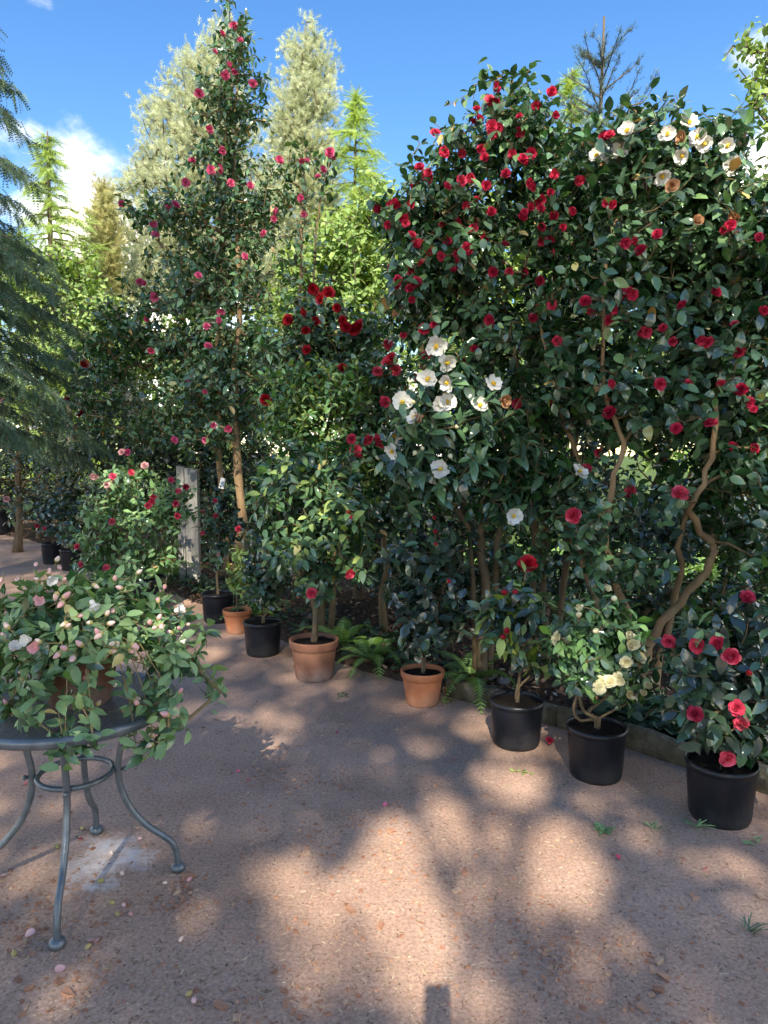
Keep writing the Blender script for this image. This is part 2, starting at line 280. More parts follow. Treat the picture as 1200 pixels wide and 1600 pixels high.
def ground_mat():
    m, n, l, b = mat_new('dirt'); tcn = n.new('ShaderNodeTexCoord'); o = tcn.outputs['Object']
    def nz(s, d=8, r=.6, stretch=None):
        x = n.new('ShaderNodeTexNoise'); x.inputs['Scale'].default_value = s; x.inputs['Detail'].default_value = d; x.inputs['Roughness'].default_value = r
        src = o
        if stretch:
            mp = n.new('ShaderNodeMapping'); mp.inputs['Scale'].default_value = stretch; mp.inputs['Rotation'].default_value = (0, 0, .5); l.new(o, mp.inputs[0]); src = mp.outputs[0]
        l.new(src, x.inputs['Vector']); return x.outputs['Fac']
    big = ramp(n, l, nz(1.3, 6), [(.3, (.315, .200, .150)), (.5, (.398, .262, .198)), (.72, (.480, .328, .255))])
    fine = n.new('ShaderNodeMapRange'); fine.inputs[1].default_value = .3; fine.inputs[2].default_value = .7; fine.inputs[3].default_value = .45; fine.inputs[4].default_value = 1.45
    l.new(nz(75, 9, .75), fine.inputs[0])
    hs = n.new('ShaderNodeHueSaturation'); l.new(big.outputs[0], hs.inputs['Color']); l.new(fine.outputs[0], hs.inputs['Value'])
    # small specks of chip and grit
    vo = n.new('ShaderNodeTexVoronoi'); vo.inputs['Scale'].default_value = 62; vo.inputs['Randomness'].default_value = 1; l.new(o, vo.inputs['Vector'])
    vs = n.new('ShaderNodeMapRange'); vs.inputs[1].default_value = .30; vs.inputs[2].default_value = .20; l.new(vo.outputs['Distance'], vs.inputs[0])
    sel = n.new('ShaderNodeSeparateColor'); l.new(vo.outputs['Color'], sel.inputs[0])
    th = n.new('ShaderNodeMath'); th.operation = 'GREATER_THAN'; th.inputs[1].default_value = .80; l.new(sel.outputs[0], th.inputs[0])
    mu = n.new('ShaderNodeMath'); mu.operation = 'MULTIPLY'; l.new(vs.outputs[0], mu.inputs[0]); l.new(th.outputs[0], mu.inputs[1])
    sc = ramp(n, l, sel.outputs[1], [(0, (.10, .075, .06)), (.35, (.34, .17, .10)), (.7, (.38, .27, .19)), (1, (.50, .43, .34))])
    mx = n.new('ShaderNodeMix'); mx.data_type = 'RGBA'; l.new(mu.outputs[0], mx.inputs['Factor']); l.new(hs.outputs[0], mx.inputs['A']); l.new(sc.outputs[0], mx.inputs['B'])
    # moss towards the bed and lime scale spilt below the table
    mg = n.new('ShaderNodeMapRange'); mg.inputs[1].default_value = .60; mg.inputs[2].default_value = .78; mg.inputs[4].default_value = .55; l.new(nz(2.2, 9, .65), mg.inputs[0])
    mm = n.new('ShaderNodeMix'); mm.data_type = 'RGBA'; mm.inputs['B'].default_value = (.12, .125, .05, 1); l.new(mg.outputs[0], mm.inputs['Factor']); l.new(mx.outputs['Result'], mm.inputs['A'])
    c = G(165, 1345); mp = n.new('ShaderNodeMapping'); mp.vector_type = 'TEXTURE'; mp.inputs['Location'].default_value = (c[0], c[1], 0); mp.inputs['Scale'].default_value = (.36, .42, 1)
    l.new(o, mp.inputs[0]); ln = n.new('ShaderNodeVectorMath'); ln.operation = 'LENGTH'; l.new(mp.outputs[0], ln.inputs[0])
    w1 = n.new('ShaderNodeMapRange'); w1.inputs[1].default_value = .2; w1.inputs[2].default_value = 1; w1.inputs[3].default_value = .26; w1.inputs[4].default_value = -.2; l.new(ln.outputs['Value'], w1.inputs[0])
    w2 = n.new('ShaderNodeMath'); w2.operation = 'ADD'; l.new(nz(9, 9, .72), w2.inputs[0]); l.new(w1.outputs[0], w2.inputs[1])
    w3 = n.new('ShaderNodeMapRange'); w3.inputs[1].default_value = .60; w3.inputs[2].default_value = .80; w3.inputs[4].default_value = .8; l.new(w2.outputs[0], w3.inputs[0])
    mw = n.new('ShaderNodeMix'); mw.data_type = 'RGBA'; mw.inputs['B'].default_value = (.62, .60, .60, 1); l.new(w3.outputs[0], mw.inputs['Factor']); l.new(mm.outputs['Result'], mw.inputs['A'])
    l.new(mw.outputs['Result'], b.inputs['Base Color']); b.inputs['Roughness'].default_value = .95; b.inputs['Specular IOR Level'].default_value = .12
    h1 = n.new('ShaderNodeMath'); h1.operation = 'MULTIPLY_ADD'; h1.inputs[1].default_value = 2.2; l.new(nz(7, 5), h1.inputs[0]); l.new(nz(95, 8, .8), h1.inputs[2])
    h2 = n.new('ShaderNodeMath'); h2.operation = 'MULTIPLY_ADD'; h2.inputs[1].default_value = .5; l.new(mu.outputs[0], h2.inputs[0]); l.new(h1.outputs[0], h2.inputs[2])
    bp = n.new('ShaderNodeBump'); bp.inputs['Strength'].default_value = .5; bp.inputs['Distance'].default_value = .009; l.new(h2.outputs[0], bp.inputs['Height']); l.new(bp.outputs[0], b.inputs['Normal'])
    return m
M['dirt'] = ground_mat()
M['bed_soil'] = noise_mat('bed_soil', [(.25, (.035, .024, .018)), (.55, (.075, .05, .036)), (.8, (.14, .085, .06))], 12, 9, .95, 1, 70, .1)
M['lawn'] = noise_mat('lawn', [(.3, (.05, .085, .025)), (.55, (.08, .13, .035)), (.8, (.14, .15, .06))], 1.5, 9, .9, .8, 40, .1)
M['chip'] = var_mat('chip', [(0, (.24, .12, .08)), (.5, (.38, .20, .13)), (.8, (.44, .29, .20)), (1, (.26, .19, .15))], .9, .15)
M['litter'] = var_mat('litter', [(0, (.10, .06, .04)), (.35, (.20, .10, .06)), (.6, (.30, .14, .08)), (.75, (.40, .27, .16)), (.9, (.16, .05, .04)), (1, (.5, .42, .3))], .85, .2)
M['straw'] = var_mat('straw', [(0, (.15, .10, .07)), (.5, (.30, .21, .14)), (1, (.52, .42, .30))], .9, .15)

# ------------------------------------------------------------------ leaf shapes
def leaf_template(asp, fold=.10, droop=.18, tip=.9, hi=True, wavy=0.0):
    if hi:
        ts = [0, .22, .5, .78, 1]; ws = [.0, .78, 1, .62, 0]
    else:
        ts = [0, .45, 1]; ws = [0, 1, 0]
    V = [(0, 0, 0)]; hw = asp / 2
    for i, (t, wd) in enumerate(zip(ts[1:-1], ws[1:-1])):
        z = -droop * t * t; s = 1 if i % 2 else -1
        V += [(t, -hw * wd, z + fold * wd * hw * 2 + wavy * s), (t, 0, z), (t, hw * wd, z + fold * wd * hw * 2 - wavy * s)]
    V.append((1, 0, -droop * 1.15)); k = len(ts) - 2; T = len(V) - 1
    Fc = [(0, 1, 2), (0, 2, 3)]
    for i in range(k - 1):
        a = 1 + 3 * i; b = a + 3
        Fc += [(a, b, b + 1), (a, b + 1, a + 1), (a + 1, b + 1, b + 2), (a + 1, b + 2, a + 2)]
    a = 1 + 3 * (k - 1); Fc += [(a, T, a + 1), (a + 1, T, a + 2)]
    Fc = np.array(Fc)[:, ::-1]                      # facing +z
    return np.array(V, float), Fc
def place_leaves(p, d, n, s, tmpl, rng, var=None):
    V, Fc = tmpl; wv = np.cross(n, d)
    W = p[:, None] + s[:, None, None] * (V[None, :, 0:1] * d[:, None] + V[None, :, 1:2] * wv[:, None] + V[None, :, 2:3] * n[:, None])
    Fa = (np.arange(len(p)) * len(V))[:, None, None] + Fc[None]
    vr = np.repeat(rng.random(len(p)) if var is None else var, len(V))
    return W.reshape(-1, 3), Fa.reshape(-1, 3), vr
_leafmesh = {}
def leaf_mesh(asp, mat, k):
    key = (asp, mat, k)
    if key not in _leafmesh:
        f, dr, wv = [(.10, .18, .01), (.18, .10, .018), (.05, .30, .012)][k]
        V, Fc = leaf_template(asp, f, dr, hi=True, wavy=wv); _leafmesh[key] = make_mesh('leaf', V, Fc, M[mat], np.zeros(len(V)))
    return _leafmesh[key]

# ------------------------------------------------------------------ flowers
def petal(rng, ln, wd, cup, notch=0.0, nx=3, ny=3):
    xs = np.linspace(0, 1, ny + 1); ys = np.linspace(-1, 1, nx + 1); V = []
    for x in xs:
        half = wd * (.28 + .72 * math.sin(min(x, .62) / .62 * math.pi / 2)) * (1 if x < .62 else math.sqrt(max(0, 1 - ((x - .62) / .50) ** 2)))
        for y in ys:
            xx = ln * x * (1 - .10 * y * y * x) - (notch * ln * (1 - abs(y)) if x > .99 else 0)
            V.append((xx, half * y, cup * ln * (x * x * .55) + cup * .6 * half * y * y + rng.normal(0, ln * .03)))
    Fq = [(i * (nx + 1) + j, (i + 1) * (nx + 1) + j, (i + 1) * (nx + 1) + j + 1, i * (nx + 1) + j + 1) for i in range(ny) for j in range(nx)]
    return np.array(V), np.array(Fq)
def rot_petal(V, tilt, az, r0, z0):
    c, s = math.cos(tilt), math.sin(tilt); x = V[:, 0] * c - V[:, 2] * s + r0; z = V[:, 0] * s + V[:, 2] * c + z0; y = V[:, 1]
    ca, sa = math.cos(az), math.sin(az); return np.stack([x * ca - y * sa, x * sa + y * ca, z], -1)
def flower_double(seed, R, mat, rings=((7, 1, .18), (7, .88, .42), (6, .70, .72), (5, .5, 1.0), (4, .34, 1.25)), back=True):
    rng = np.random.default_rng(seed); b = MB(); off = 0
    for i, (k, l, t) in enumerate(rings):
        off += .5
        for q in range(k):
            V, Fq = petal(rng, R * l * rng.uniform(.9, 1.08), R * l * .50, .25 + .1 * i)
            b.put(rot_petal(V, t + rng.normal(0, .10), (q + off) * 2 * math.pi / k + rng.normal(0, .12), .004, .004 * i), None, Fq, rng.uniform(0, .5))
    V, F3, Fq = lathe([(.001, -.016), (.008, -.012), (.011, -.003), (.006, .004)], 7); b.put(V, F3, Fq, .1)
    return b.mesh('flower', M[mat])
def flower_single(seed, R, mat, k=7, tilt=.22):
    rng = np.random.default_rng(seed); b = MB()
    for q in range(k):
        V, Fq = petal(rng, R * rng.uniform(.86, 1.08), R * .40, .30, .14, 4, 4)
        b.put(rot_petal(V, tilt + (.22 if q % 2 else 0) + rng.normal(0, .14), q * 2 * math.pi / k + rng.normal(0, .08), .003, .002 * (q % 2)), None, Fq, rng.uniform(0, .3))
    V, F3, Fq = lathe([(.001, -.016), (.008, -.012), (.010, -.003), (.006, .003)], 7); b.put(V, F3, Fq, .1)
    return b.mesh('flower', M[mat])
def stamens(seed, R, k=34):
    rng = np.random.default_rng(seed); b = MB()
    for q in range(k):
        a = rng.uniform(0, 6.28); t = rng.uniform(0, .8) ; l = R * rng.uniform(.8, 1.1)
        e = np.array([math.cos(a) * math.sin(t) * l * .9, math.sin(a) * math.sin(t) * l * .9, math.cos(t) * l + .003])
        V, F3, Fq = tube([np.zeros(3), e], [.0008, .0007], 3); b.put(V, F3, Fq, .3)
        V, Fq = box(e, (.0042, .0042, .0048)); b.put(V, None, Fq, .8)
    return b.mesh('stamens', M['stamen'])
def bud_mesh(Ln, R, mat, name='bud'):
    b = MB(); V, F3, Fq = lathe([(.001, 0), (R * .7, Ln * .12), (R, Ln * .38), (R * .82, Ln * .68), (R * .4, Ln * .92), (.0006, Ln)], 8)
    V[:, 0] += .12 * R * np.sin(V[:, 2] / Ln * 9); b.put(V, F3, Fq, .3); return b.mesh(name, M[mat])
def sepal_mesh(Ln, R):
    b = MB(); V, F3, Fq = lathe([(.001, -.002), (R * .8, Ln * .05), (R * 1.06, Ln * .25), (R * 1.04, Ln * .34)], 7, caps=False); b.put(V, F3, Fq, .3); return b.mesh('sepals', M['bud_green'])
FL = {
    'red': [flower_double(i, .041, 'petal_red') for i in range(3)],
    'rose': [flower_double(i + 20, .046, 'petal_rose', ((8, 1, .16), (8, .9, .34), (7, .78, .55), (6, .6, .85), (5, .42, 1.15))) for i in range(2)],
    'crimson': [flower_double(i + 5, .050, 'petal_crimson') for i in range(3)],
    'scarlet': [flower_double(i + 8, .044, 'petal_rose') for i in range(2)],
    'pink': [flower_double(i + 11, .046, 'petal_pink') for i in range(3)],
    'blush': [flower_double(i + 14, .055, 'petal_blush') for i in range(2)],
    'cream': [flower_double(i + 17, .038, 'petal_cream', ((8, 1, .10), (7, .80, .32), (6, .58, .62), (4, .36, 1.0))) for i in range(2)],
    'white': [flower_single(i + 30, .060, 'petal_white') for i in range(3)],
    'whitesmall': [flower_double(i + 36, .046, 'petal_white', ((7, 1, .25), (6, .8, .6), (4, .5, 1.0))) for i in range(2)],
    'brown': [flower_double(41, .040, 'petal_brown', ((7, 1, .5), (6, .8, .9), (4, .5, 1.2)))],
    'redbud': [bud_mesh(.034, .013, 'petal_crimson')],
    'creambud': [bud_mesh(.034, .014, 'petal_cream')],
    'halfcream': [flower_double(44, .030, 'petal_cream', ((6, 1, 1.0), (5, .8, 1.2), (4, .6, 1.4)))],
}
STAM = stamens(3, .022)
SEPAL = sepal_mesh(.034, .0135)

def align(p, n, s, rng, spin=True):
    """4x4 with local z along n"""
    n = nrm(n); r = nrm(np.cross(n, [.3, .2, .93] if abs(n[2]) < .9 else [1., 0, 0])); q = np.cross(n, r)
    if spin:
        a = rng.uniform(0, 6.283); r, q = r * math.cos(a) + q * math.sin(a), -r * math.sin(a) + q * math.cos(a)
    m = np.eye(4); m[:3, 0] = r * s; m[:3, 1] = q * s; m[:3, 2] = n * s; m[:3, 3] = p
    return Matrix(m.tolist())

# ------------------------------------------------------------------ plant generator
def blobs_px(lst, Y, rY):
    out = []
    for b in lst:
        u, v, ru, rv = b[:4]; y = b[4] if len(b) > 4 else Y; ry = b[5] if len(b) > 5 else rY
        c = P(u, v, y); k = math.hypot(*(c - CAM)[1:]) / F; out.append((c, np.array([ru * k, ry, rv * k])))
    return out
def sample(blobs, n, rng, shell=.45, zmin=.12, near=0.0):
    vol = np.array([np.prod(r) for c, r in blobs]) ** .85; vol /= vol.sum(); out = []
    while len(out) < n:
        i = rng.choice(len(blobs), p=vol); c, r = blobs[i]; d = nrm(rng.normal(size=3)); p = c + r * d * rng.random() ** shell
        if p[2] > zmin: out.append(p)
    return np.array(out)
def front(u, v, blobs, inset=.02):
    d = ray(u, v); best = None; alt = None
    for c, r in blobs:
        o = (CAM - c) / r; e = d / r; A = e @ e; B = o @ e; C = o @ o - 1; D = B * B - A * C
        if D > 0:
            t = (-B - math.sqrt(D)) / A
            if t > 0 and (best is None or t < best): best = t
        m = C - B * B / A
        if alt is None or m < alt[0]: alt = (m, -B / A)
    t = best if best is not None else alt[1]
    return CAM + d * (t + inset)
def grow(trunks, tips, rng, step=.22, zpen=.6, minz=.0, wob=.10):
    pos = np.zeros((60000, 3)); par = []; n = 0; ist = []; rad = []; order_base = []
    for pts, rr in trunks:
        for i, (p, r) in enumerate(zip(pts, rr)):
            pos[n] = p; par.append(n - 1 if i else -1); ist.append(True); rad.append(r); n += 1
    T = pos[:n].copy(); dd = np.array([np.min(np.linalg.norm(T - t, axis=1)) for t in tips]); order = np.argsort(dd); tipidx = np.zeros(len(tips), int)
    ok = np.zeros(60000); ok[:n] = np.where(T[:, 2] < minz, 5.0, 0.0)
    for ti in order:
        t = tips[ti]; df = pos[:n] - t; cost = np.sqrt((df ** 2).sum(1)) + zpen * np.maximum(df[:, 2], 0) + ok[:n]
        j = int(np.argmin(cost)); a = pos[j].copy(); ln = np.linalg.norm(t - a); m = max(1, int(math.ceil(ln / step))); prev = j
        bow = rng.normal(size=3) * ln * wob - np.array([0, 0, ln * .05])
        for q in range(1, m + 1):
            s = q / m; pos[n] = a + (t - a) * s + bow * 4 * s * (1 - s) * .5; par.append(prev); ist.append(False); rad.append(0); prev = n; n += 1
        tipidx[ti] = prev
    par = np.array(par); cnt = np.zeros(n); cnt[tipidx] = 1
    for i in range(n - 1, -1, -1):
        if par[i] >= 0: cnt[par[i]] += cnt[i]
    return pos[:n], par, np.array(ist), np.array(rad), cnt, tipidx
def trunk_px(lst, Y, r0, r1, n=4, jit=.0, rng=None):
    pts = []
    for q in lst:
        pts.append(P(q[0], q[1], q[2] if len(q) > 2 else Y))
    path = smooth_path(pts, n); rr = np.linspace(r0, r1, len(path)); return path, rr
def foliate(root, pos, par, tipidx, rng, leaf, clear, nobj, centre, keepout=None, stuff_name='foliage'):
    """leaves on the last stretch of every twig: the nearest ones become leaf objects"""
    ln, asp, per, Lt, mat = leaf['len'], leaf['asp'], leaf['per'], leaf.get('L', .22), leaf['mat']
    tip = pos[tipidx]; pa = pos[par[tipidx]]; D = nrm(tip - pa); n = len(tip)
    k = np.tile(np.arange(per), n); ti = np.repeat(np.arange(n), per)
    keep = rng.random(len(k)) < leaf.get('keep', .92); k, ti = k[keep], ti[keep]
    d0 = D[ti]; t = (k + rng.random(len(k)) * .6) / per
    p = tip[ti] - d0 * (Lt * t)[:, None]
    ref = np.where(np.abs(d0[:, 2:3]) > .9, [[1., 0, 0]], [[0, 0, 1.]]); a = nrm(np.cross(d0, ref)); b = np.cross(d0, a)
    ph = k * 2.4 + np.repeat(rng.random(n) * 6.28, per)[keep] + rng.normal(0, .35, len(k)); rad = a * np.cos(ph)[:, None] + b * np.sin(ph)[:, None]
    d = nrm(d0 * leaf.get('fwd', .55) + rad * .85 + np.array([0, 0, leaf.get('sag', -.18)]) + rng.normal(0, .18, p.shape))
    out = p - centre; out[:, 2] *= .25; out = nrm(out)
    nn = np.array([0, 0, leaf.get('upn', .75)]) + out * leaf.get('outn', .55) + rng.normal(0, .32, p.shape)
    nn = nrm(nn - d * (nn * d).sum(1, keepdims=True))
    s = ln * rng.uniform(.65, 1.15, len(p)); p = p + rad * .006
    mid = p + d * (s * .5)[:, None]; ok = mid[:, 2] > leaf.get('zmin', .05)
    for fp, fn, fr in clear:
        q = mid - fp; al = q @ fn; pr = np.linalg.norm(q - al[:, None] * fn, axis=1); ok &= ~((al > -.03) & (al < .35) & (pr < fr))
    if keepout is not None: ok &= ~keepout(mid)
    p, d, nn, s, mid = p[ok], d[ok], nn[ok], s[ok], mid[ok]
    uv = px(mid); dist = np.linalg.norm(mid - CAM, axis=1)
    fr = (uv[:, 0] > -10) & (uv[:, 0] < 1210) & (uv[:, 1] > -10) & (uv[:, 1] < 1610) & (mid[:, 1] > .3)
    facing = np.abs((nn * nrm(CAM - mid)).sum(1))
    score = s / dist ** 2 * (.35 + facing) * fr; sel = np.argsort(-score)[:nobj]; sel = sel[score[sel] > 0]
    rl = np.array(root.location); mats = mat if isinstance(mat, list) else [(mat, 1.0)]
    def pick(i):
        return mats[0][0]
    choice = rng.random(len(p)); acc = np.cumsum([m[1] for m in mats]); mi = np.minimum(np.searchsorted(acc, choice * acc[-1]), len(mats) - 1)
    if leaf.get('topnew'):
        zt, mt = leaf['topnew']; hi = (mid[:, 2] > zt) & (rng.random(len(p)) < .75)
    for i in sel:
        x, z = d[i], nn[i]; y = np.cross(z, x); m = np.eye(4); m[:3, 0] = x * s[i]; m[:3, 1] = y * s[i]; m[:3, 2] = z * s[i]; m[:3, 3] = p[i] - rl
        o = bpy.data.objects.new('leaf', leaf_mesh(asp, mats[mi[i]][0], int(rng.integers(3)))); COL.objects.link(o); o.parent = root; o.matrix_local = Matrix(m.tolist())
    rest = np.ones(len(p), bool); rest[sel] = False; first = True
    tm = leaf_template(asp, .12, .2, hi=leaf.get('hi', True))
    for j, (mn, _) in enumerate(mats):
        q = rest & (mi == j)
        if not q.any(): continue
        V, Fc, vr = place_leaves(p[q] - rl, d[q], nn[q], s[q], tm, rng)
        o = add(stuff_name, make_mesh(stuff_name, V, Fc, M[mn], vr), root); o['kind'] = 'stuff'
    return len(p)
def plant(name, label, cat, base, trunks, blobs, ntips, leaf, flowers=(), nobj=300, group=None, seed=1, bark='bark', twig='twig', tip_r=.0022, step=.22,
          shell=.5, minz=.0, root=None, fscale=1.0, zpen=.6, ktube=4, trunk_k=9, wob=.10, keepout=None, pts=None, trunk_name='trunk', maxr=.03):
    rng = np.random.default_rng(seed); base = np.asarray(base, float)
    if root is None: root = thing(name, label, cat, base, group)
    rl = np.array(root.location)
    tips = sample(blobs, ntips, rng, shell) if ntips else np.zeros((0, 3))
    if pts is not None: tips = np.vstack([tips, pts])
    fl = []
    for f in flowers:
        kind, u, v = f[0], f[1], f[2]; sc = f[3] if len(f) > 3 else 1.0
        p = front(u, v, blobs, rng.uniform(-.01, .012) if kind not in ('red', 'pink') else rng.uniform(-.02, .018)) if np.isscalar(u) else u
        if kind in ('red', 'pink', 'crimson'): sc *= rng.uniform(.72, 1.12)
        fl.append((kind, p, sc))
    cen = np.mean([b[0] for b in blobs], 0)
    ft = []; clear = []
    for kind, p, sc in fl:
        o = p - cen; o[2] *= .3; fn = nrm(nrm(CAM - p) * .75 + nrm(o) * .35 + rng.normal(0, .42, 3) + np.array([0, 0, .10]))
        ft.append(p - fn * .012); clear.append((p, fn, (.036 if kind not in ('red', 'pink') else .024) * sc * fscale))
    nl = len(tips)
    allt = np.vstack([tips, np.array(ft).reshape(-1, 3)]) if ft else tips
    pos, par, ist, rad, cnt, tipidx = grow(trunks, allt, rng, step, zpen, minz, wob)
    k0 = 0
    for pth, rr in trunks:
        wobr = rr * (1 + rng.normal(0, .06, len(rr))); V, F3, Fq = tube(pth, wobr, trunk_k); add(trunk_name, MB().put(V, F3, Fq).mesh(trunk_name, M[bark], off=rl), root)
    e = np.where(~ist)[0]; r = np.minimum(tip_r * np.sqrt(np.maximum(cnt, 1)), maxr); ra = r[par[e]]; ra = np.minimum(ra, r[e] * 1.35)
    V, Fq = edge_tubes(pos[par[e]], pos[e], ra, r[e], ktube)
    add('branches', make_mesh('branches', V - rl, Fq, M[twig]), root)['kind'] = 'stuff'
    ntot = foliate(root, pos, par, tipidx[:nl] if not leaf.get('on_flowers', True) else tipidx, rng, leaf, clear, nobj, cen, keepout)
    for (kind, p, sc), (_, fn, _) in zip(fl, clear):
        ms = FL[kind]; o = bpy.data.objects.new('bud' if kind.endswith('bud') else 'flower', ms[int(rng.integers(len(ms)))]); COL.objects.link(o); o.parent = root
        o.matrix_local = align(p - fn * (.012 if not kind.endswith('bud') else .02) - rl, fn, sc * fscale * rng.uniform(.92, 1.08), rng)
        if kind == 'white': add('stamens', STAM, o)
        if kind.endswith('bud'): add('sepals', SEPAL, o)
    return root, pos, tipidx

# ------------------------------------------------------------------ the setting
def struct(name, me):
    o = add(name, me); o['kind'] = 'structure'; return o
edge_px = [(1420, 1305), (1200, 1238), (985, 1167), (860, 1130), (705, 1086), (560, 1046), (450, 1005), (350, 958), (262, 926), (140, 884), (60, 848), (-60, 826), (-260, 815)]
EDGE = np.array([G(u, v)[:2] for u, v in edge_px])
tn = nrm(np.gradient(EDGE, axis=0)); NOR = np.stack([tn[:, 1], -tn[:, 0]], -1); NOR *= np.sign(NOR[:, 1:2])
EDGE_S = smooth_path(np.c_[EDGE, np.zeros(len(EDGE))], 5)[:, :2]
tn = nrm(np.gradient(EDGE_S, axis=0)); NOR_S = np.stack([tn[:, 1], -tn[:, 0]], -1); NOR_S *= np.sign(NOR_S[:, 1:2])
rg = np.random.default_rng(7)
s = 600.0
struct('ground', make_mesh('ground', [(-s, -s, -.03), (s, -s, -.03), (s, s, -.03), (-s, s, -.03)], [(0, 1, 2, 3)], M['lawn'], smooth=False))
inner = EDGE_S + NOR_S * .25
poly = [tuple(p) + (0,) for p in inner] + [(-16, inner[-1][1], 0), (-16, -14, 0), (12, -14, 0), (12, inner[0][1], 0)]
struct('path', make_mesh('path', poly, [list(range(len(poly)))], M['dirt'], smooth=False))
offs = [-.01, .04, .12, .3, .6, 1.0, 1.6, 2.4, 3.4]; hts = [-.01, .03, .055, .07, .08, .085, .08, .07, -.05]
n_e = len(EDGE_S); V = []
for o_, h_ in zip(offs, hts):
    q = EDGE_S + NOR_S * o_ + rg.normal(0, .012, EDGE_S.shape); V.append(np.c_[q, h_ + rg.normal(0, .010, n_e) * (1 if 0 < o_ < 3 else .1)])
V = np.concatenate(V); Fq = [(i * n_e + j, i * n_e + j + 1, (i + 1) * n_e + j + 1, (i + 1) * n_e + j) for i in range(len(offs) - 1) for j in range(n_e - 1)]
struct('planting_bed', make_mesh('planting_bed', V, np.array(Fq)[:, ::-1], M['bed_soil']))
# concrete edging: separate blocks along the bed, right part only
kpts = np.array([G(1400, 1300)[:2], G(1200, 1238)[:2], G(985, 1167)[:2], G(860, 1130)[:2], G(700, 1085)[:2]])
kroot = thing('bed_kerb', 'low mossy concrete kerb between the black pots and the planting bed', 'kerb', (kpts[2][0], kpts[2][1], 0))
seg = np.linalg.norm(np.diff(kpts, axis=0), axis=1); cum = np.r_[0, np.cumsum(seg)]; nb = 6
for i in range(nb):
    s0, s1 = cum[-1] * i / nb + .004, cum[-1] * (i + 1) / nb - .004
    a = np.array([np.interp(s0, cum, kpts[:, 0]), np.interp(s0, cum, kpts[:, 1])]); b = np.array([np.interp(s1, cum, kpts[:, 0]), np.interp(s1, cum, kpts[:, 1])])
    ang = math.atan2(*(b - a)[::-1]); c = (a + b) / 2; ln = np.linalg.norm(b - a)
    xs = np.linspace(-.5, .5, 7); prof = [(-.03, -.02), (-.034, .05), (-.030, .105), (-.018, .122), (.02, .125), (.032, .11), (.034, -.02)]
    V = []; tl = rg.normal(0, .008)
    for x in xs:
        for (py, pz) in prof: V.append((x * ln, py + rg.normal(0, .002), pz + (rg.normal(0, .003) if pz > 0 else 0) + tl * x))
    V = np.array(V); cr, sr = math.cos(ang), math.sin(ang); k = len(prof)
    V = np.stack([V[:, 0] * cr - V[:, 1] * sr + c[0], V[:, 0] * sr + V[:, 1] * cr + c[1], V[:, 2]], -1)
    Fq = [(i_ * k + j, i_ * k + (j + 1) % k, (i_ + 1) * k + (j + 1) % k, (i_ + 1) * k + j) for i_ in range(6) for j in range(k)]
    me = make_mesh('kerb_block', V - np.array([kpts[2][0], kpts[2][1], 0]), [np.array(Fq), np.array([list(range(k))[::-1], [6 * k + j for j in range(k)]])], M['concrete'])
    add('kerb_block', me, kroot)

# ------------------------------------------------------------------ pots
def pot(root, kind, R, H, soil_drop=.03):
    """pot part (+ soil) with its base at the root"""
    if kind == 'black':
        prof = [(R * .80, .0), (R * .84, .012), (R * .86, .03), (R * .955, H * .86), (R * .962, H * .9), (R * .985, H * .905), (R, H * .93), (R * .99, H), (R * .96, H), (R * .945, H * .93), (R * .93, H - soil_drop - .03)]; mat = 'black_plastic'
    elif kind == 'blue':
        prof = [(R * .75, 0), (R * .8, .02), (R * .95, H * .6), (R * .97, H * .9), (R, H * .94), (R, H), (R * .94, H), (R * .92, H - soil_drop - .03)]; mat = 'blue_glaze'
    else:
        prof = [(R * .70, 0), (R * .73, .008), (R * .76, .03), (R * .885, H * .72), (R * .89, H * .76), (R * .94, H * .79), (R * .985, H * .83), (R * .99, H * .95), (R, H * .975), (R * .985, H), (R * .93, H), (R * .90, H * .95), (R * .87, H - soil_drop - .03)]; mat = kind
    V, F3, Fq = lathe(prof, 44, caps=False); k = 44
    b = MB(); V = np.vstack([V, [0, 0, 0.0]]); F3 = [(len(V) - 1, (q + 1) % k, q) for q in range(k)]; b.put(V, F3, Fq)
    po = add('pot', b.mesh('pot', M[mat]), root)
    rs = prof[-1][0] * 1.005; rr = np.random.default_rng(int(R * 1e5)); rings = [0, .35, .7, 1.0]; V = [(0, 0, H - soil_drop + .012)]
    for q in rings[1:]:
        for t in range(20): V.append((rs * q * math.cos(t * math.pi / 10), rs * q * math.sin(t * math.pi / 10), H - soil_drop + .010 * (1 - q) + rr.normal(0, .003)))
    F3 = [(0, 1 + t, 1 + (t + 1) % 20) for t in range(20)]; F4 = [(1 + i * 20 + t, 1 + (i + 1) * 20 + t, 1 + (i + 1) * 20 + (t + 1) % 20, 1 + i * 20 + (t + 1) % 20) for i in range(2) for t in range(20)]
    add('soil', MB().put(V, F3, F4).mesh('soil', M['soil']), root)
    return po
def pot_at(u, w_px, v_bottom):
    """centre on the ground and radius, from the pot's front foot and rim width in the photograph"""
    g = G(u, v_bottom); R = .15
    for _ in range(4):
        c = g.copy(); c[1] = g[1] + R * .8; zc = (c - CAM + np.array([0, 0, .25])) @ _fw; R = w_px / 2 * zc / F
    c = G(u, v_bottom); c[0] *= (c[1] + R * .8) / c[1]; c[1] += R * .8; c[2] = 0
    return c, R
def potted(name, label, kind, u, w_px, vb, Hk):
    c, R = pot_at(u, w_px, vb); root = thing(name, label, 'potted plant', c); pot(root, kind, R, R * Hk); return root, c, R, R * Hk

